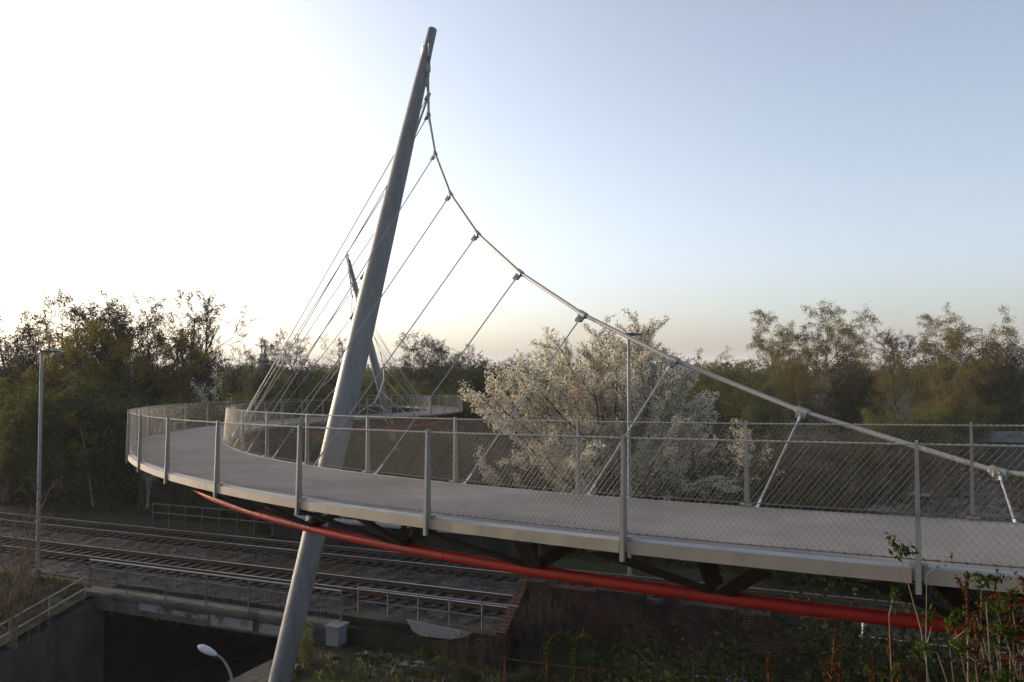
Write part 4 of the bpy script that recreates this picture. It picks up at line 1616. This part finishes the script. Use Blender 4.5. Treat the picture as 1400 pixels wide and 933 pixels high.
def ivy_arch(x, Y, top, w, label):
    X = px(x, Y)
    z = gh(X, Y)
    h = CZ + (HOR - top) / FPX * Y - z
    t = empty('ivy_arch', (X, Y, z), rt.uniform(-.3, .3))
    tag(t, label, 'ivy arch', 'ivy-grown arches before the brick wall')
    pts = [V((-w / 2, 0, -.1))]
    for i in range(13):
        a = PI * (1 - i / 12)
        pts.append(V((math.cos(a) * w / 2, 0, h - w / 2 + math.sin(a) * w / 2)))
    pts.append(V((w / 2, 0, -.1)))
    mb = MB()
    mb.tube(pts, .035, 6)
    mb.build('frame', M['rust'], t, smooth=True)
    rng = np.random.default_rng(int(x))
    A = []
    for a, b in zip(pts, pts[1:]):
        n = max(2, int((b - a).length / .05))
        for i in range(n):
            q = a.lerp(b, i / n)
            A.append((q.x, q.y, q.z))
    q = leaves(rng, np.array(A), 16, .08, .05, 1.3, .2, .04)
    o = bpy.data.objects.new('ivy', quads_mesh('ivy', q, M['leaf_ivy']))
    COL.objects.link(o)
    o.parent = t


ivy_arch(766, 24.6, 862, .85, 'ivy-grown arch, left one of three before the brick wall')
ivy_arch(798, 24.2, 866, .55, 'narrow ivy-grown arch, middle one of three before the brick wall')
ivy_arch(848, 23.8, 876, .75, 'ivy-grown arch, right one of three before the brick wall')
t = empty('rusty_frame', (px(690, 24.6), 24.6, gh(px(690, 24.6), 24.6)))
tag(t, 'rusty low iron railing before the brick wall and ivy arches', 'railing')
for i in range(5):
    mb = MB()
    mb.tube([(i * 1.25, -i * .35, -.1), (i * 1.25, -i * .35, 1.15)], .022, 6)
    mb.build('post', M['rust'], t)
mb = MB()
mb.tube([(0, 0, 1.1), (5.0, -1.4, 1.0)], .02, 6)
mb.build('rail_bar', M['rust'], t)

# grass tufts and ground leaves on the lit patch and the banks
def tufts(name, seed, n, fn, mat, label, size=.16, per=9):
    rng = np.random.default_rng(seed)
    A = []
    while len(A) < n:
        x, y = fn(rng)
        A.append((x, y, gh(x, y) + .03))
    q = leaves(rng, np.array(A), per, .09, size * .22, 7.0, -.6, 0)
    o = bpy.data.objects.new(name, quads_mesh(name, q, M[mat]))
    COL.objects.link(o)
    tag(o, label, 'grass', kind='stuff')


def f1(r):
    while True:
        u, v = r.uniform(-17, 8), r.uniform(16, 25)
        if r.random() < .35 + .65 * (math.sin(u * 1.3) * math.sin(v * 1.1 + u) > 0):
            p = uv(u, v)
            return p.x, p.y


def f2(r):
    p = uv(r.uniform(-46, -29.6), r.uniform(17, 25.5))
    return p.x, p.y


def f3(r):
    p = uv(r.uniform(-55, 25), r.uniform(36.8, 44))
    return p.x, p.y


def f4(r):
    y = r.uniform(46, 95)
    return px(r.uniform(900, 1500), y), y


tufts('grass', 1, 700, f1, 'leaf_ivy', 'dark green grass and weeds on the shaded ground', .14)
tufts('grass', 2, 2600, f2, 'leaf_brush', 'dry brown grass on the left bank')
tufts('grass', 3, 5200, f3, 'leaf_brush', 'dry grass along the far side of the tracks', .2)
tufts('grass', 4, 4200, f4, 'leaf_brush', 'rough dry grass in the right-hand yard', .3)
tufts('weeds', 5, 160, lambda r: (px(r.uniform(380, 700), 1) * (yy := r.uniform(25, 28.2)), yy), 'leaf_green', 'yellow-green weeds lit before the stained wall', .14)
# rubble before the stained wall
for x, Y, lab in ((505, 27.6, 'grey rubble and stones on the ground right of the mast'), (560, 26.6, 'low scatter of stones before the stained wall')):
    X = px(x, Y)
    t = empty('rubble_pile', (X, Y, gh(X, Y) - .1))
    tag(t, lab, 'rubble')
    t.scale = (.75, .6, .3)
    mk_pile(t)

# ------------------------------------------------------------------ foreground plants at the bottom right, rooted on the embankment
def dock(x, Y, topx, top, label, nsp=6, seed=0):
    rd = random.Random(seed)
    X = px(x, Y)
    z = gh(X, Y)
    Z = CZ + (HOR - top) / FPX * Y
    t = empty('dock_plant', (X, Y, z))
    tag(t, label, 'plant', 'dry dock plants in the right foreground')
    end = V((px(topx, Y) - X, rd.uniform(-.08, .08), Z - z))
    mid = end * .55 + V((rd.uniform(-.04, .04), 0, 0))
    pts = [V((0, 0, -.1)), mid * .5, mid, mid.lerp(end, .5), end]
    mb = MB()
    mb.tube(pts, [.0065, .006, .005, .004, .002], 6)
    A = []
    ln = min(.24, end.length * .3)
    dirn = (end - mid).normalized()
    spikes = [(end - dirn * ln, end)]
    for i in range(nsp):
        f = rd.uniform(.55, .97)
        b = end - dirn * (ln * (.2 + 1.5 * rd.random()))
        dd = (dirn * .6 + V((rd.uniform(-1, 1), rd.uniform(-.8, .8), rd.uniform(.1, .7)))).normalized()
        e = b + dd * rd.uniform(.05, .13)
        mb.tube([b, e], [.003, .0015], 5)
        spikes.append((b.lerp(e, .35), e))
    mb.build('stem', M['stem'], t, smooth=True)
    for a, b in spikes:
        n = max(4, int((b - a).length / .0035))
        for i in range(n):
            A.append(tuple(a.lerp(b, i / n)))
    q = leaves(np.random.default_rng(seed), np.array(A), 6, .0045, .007, 1.3, 0, 0)
    o = bpy.data.objects.new('seed_head', quads_mesh('seed_head', q, M['dock_seed']))
    COL.objects.link(o)
    o.parent = t


for i, (x, Y, tx, top, lab) in enumerate((
        (1072, 3.6, 1130, 850, 'tall dry dock stem with rusty seeds left of the others, over the brick pier'),
        (1052, 3.7, 1048, 888, 'short rusty dock at the bottom, leftmost in the foreground'),
        (1110, 3.4, 1135, 895, 'short bushy dock between the tall stem and the leaning pole'),
        (1140, 3.3, 1152, 908, 'low rusty dock cut by the bottom edge'),
        (1235, 3.5, 1221, 866, 'upright dock with several spikes in front of the dark brick wall'),
        (1228, 3.4, 1195, 893, 'dock bending left with a curved spike above the bottom edge'),
        (1262, 3.4, 1252, 905, 'small dock right of the upright one at the bottom edge'),
        (1310, 3.2, 1308, 775, 'tallest rusty dock, its tip before the pale fascia of the bridge'),
        (1345, 3.3, 1362, 800, 'dock with slanting spike at the right, before the edge beam'),
        (1385, 3.1, 1392, 812, 'rust-brown dock close to the right picture edge'),
        (1365, 3.0, 1340, 845, 'dock leaning left through the green-leaved shoots'))):
    dock(x, Y, tx, top, lab, 5 if i != 10 else 4, 100 + i)


def shoots(name, x, Y, ends, label, mat, seed, twig='stem', lsize=.034, dens=1.0):
    rd = random.Random(seed)
    X = px(x, Y)
    z = gh(X, Y)
    t = empty(name, (X, Y, z))
    tag(t, label, 'shrub')
    mb = MB()
    A = []
    for (ex, ey) in ends:
        e = V((px(ex, Y) - X, rd.uniform(-.25, .25), CZ + (HOR - ey) / FPX * Y - z))
        pts = [V((0, 0, -.1))]
        bend = V((rd.uniform(-.1, .1), rd.uniform(-.1, .1), 0))
        for i in range(1, 9):
            f = i / 8
            pts.append(e * f + bend * math.sin(f * PI) + V((rd.gauss(0, .008), rd.gauss(0, .008), 0)))
        mb.tube(pts, [.0075 - .0007 * i for i in range(9)], 6)
        for i in range(3, 9):
            for s in (-1, 1):
                if rd.random() < .8:
                    b = pts[i]
                    d = V((s * rd.uniform(.4, 1), rd.uniform(-.8, .8), rd.uniform(.2, .9))).normalized()
                    q = b + d * rd.uniform(.04, .13)
                    mb.tube([b, q], [.003, .0015], 4)
                    for k in range(int(7 * dens)):
                        A.append(tuple(b.lerp(q, .3 + .7 * rd.random())))
    mb.build('stems', M[twig], t, smooth=True)
    q = leaves(np.random.default_rng(seed), np.array(A), 2, .014, lsize, 2.3, -.15, 0)
    o = bpy.data.objects.new('foliage', quads_mesh('foliage', q, M[mat]))
    COL.objects.link(o)
    o.parent = t


shoots('leafy_shrub', 1366, 3.3, [(1300, 800), (1330, 838), (1262, 770), (1318, 790), (1345, 860), (1290, 845), (1380, 870), (1240, 860)],
       'young shrub with fresh green leaves on pale stems, right foreground', 'leaf_fresh', 201, lsize=.0125, dens=2.6)
shoots('leafy_shrub', 1385, 3.0, [(1360, 885), (1395, 880), (1330, 900), (1410, 860), (1300, 905)],
       'low green-leaved shoots in the bottom right corner', 'leaf_fresh', 202, lsize=.0125, dens=2.6)
shoots('dry_shrub', 1392, 3.6, [(1360, 810), (1378, 800), (1398, 806), (1372, 830), (1390, 840), (1352, 850), (1408, 820), (1365, 870)],
       'withered red-brown shrub at the right picture edge below the bridge beam', 'dock_seed', 203, lsize=.010, dens=2)
shoots('bare_shoots', 1320, 3.4, [(1255, 780), (1272, 860), (1285, 905), (1402, 860), (1300, 870), (1240, 925)],
       'thin bare pale shoots between the docks and the leafy shrub', 'dock_seed', 204, lsize=.007, dens=.5)
# slope bushes on the embankment under the bridge
K['bank_bush'] = Kind('bank_bush', dict(H=2.0, R=.02, seg=(5, 5, 4), wig=(.12, .2, .25), trop=(.02, .05, .02), taper=(.4, .4, .5),
                                        kids=(10, 6), start=(.1, .15), ang=(45, 45), ratio=(.5, .5), rr=(.5, .6),
                                        shape=.3, leaf_from=1, leaf_step=.1, rmin=.003, stems=14, spread=.45, lean=.4),
                     'bark_dark', [('leaf_dark', 12, .08, .02, 1.7, .1, .05, .9)], (95,))
for x, Y, top in ((1200, 10.0, 920), (1250, 9.8, 905), (1300, 9.6, 900), (1345, 9.4, 892), (1390, 9.0, 885)):
    K['bank_bush'].place(x, Y, top, 'dark bush on the steep bank below the bridge at the right', 'bush', 'bushes on the steep bank', wide=1.1)
# ------------------------------------------------------------------ light, sky, view
SUN_EL, SUN_AZ = math.radians(12.0), math.radians(-58)
w = bpy.data.worlds.new('World')
SC.world = w
w.use_nodes = True
nt = w.node_tree
bg = nt.nodes['Background']
sky = nt.nodes.new('ShaderNodeTexSky')
sky.sky_type = 'NISHITA'
sky.sun_disc = False
sky.sun_elevation = SUN_EL
sky.sun_rotation = SUN_AZ
sky.altitude = 50
sky.air_density = 0.7
sky.dust_density = 3.0
sky.ozone_density = 1.0
hs = nt.nodes.new('ShaderNodeHueSaturation')
hs.inputs['Saturation'].default_value = .68
nt.links.new(sky.outputs[0], hs.inputs['Color'])
nt.links.new(hs.outputs[0], bg.inputs[0])
bg.inputs[1].default_value = .15
sl = bpy.data.lights.new('sun', 'SUN')
sl.energy = 2.0
sl.angle = math.radians(.6)
sl.color = (1.0, .80, .58)
so = bpy.data.objects.new('sun', sl)
COL.objects.link(so)
d = V((math.sin(SUN_AZ) * math.cos(SUN_EL), math.cos(SUN_AZ) * math.cos(SUN_EL), math.sin(SUN_EL)))
so.rotation_euler = (-d).to_track_quat('-Z', 'Y').to_euler()
so.location = d * 60
# the evening air: one even volume round the whole scene
m = bpy.data.materials.new('air')
m.use_nodes = True
nt = m.node_tree
for n in list(nt.nodes):
    if n.type == 'BSDF_PRINCIPLED':
        nt.nodes.remove(n)
pv_ = nt.nodes.new('ShaderNodeVolumePrincipled')
pv_.inputs['Color'].default_value = (.93, .93, .96, 1)
pv_.inputs['Density'].default_value = .00028
pv_.inputs['Anisotropy'].default_value = 0.0
nt.links.new(pv_.outputs[0], nt.nodes['Material Output'].inputs['Volume'])
mb = MB()
mb.box(-3800, 3800, -1500, 4200, -6.6, 58)
hz = mb.build('haze', m)
tag(hz, 'thin pale evening haze over the whole place', 'haze', kind='stuff')
SC.view_settings.view_transform = 'Standard'
SC.view_settings.look = 'None'
SC.view_settings.exposure = 1.05
SC.view_settings.gamma = 1.0
SC.view_settings.use_curve_mapping = False
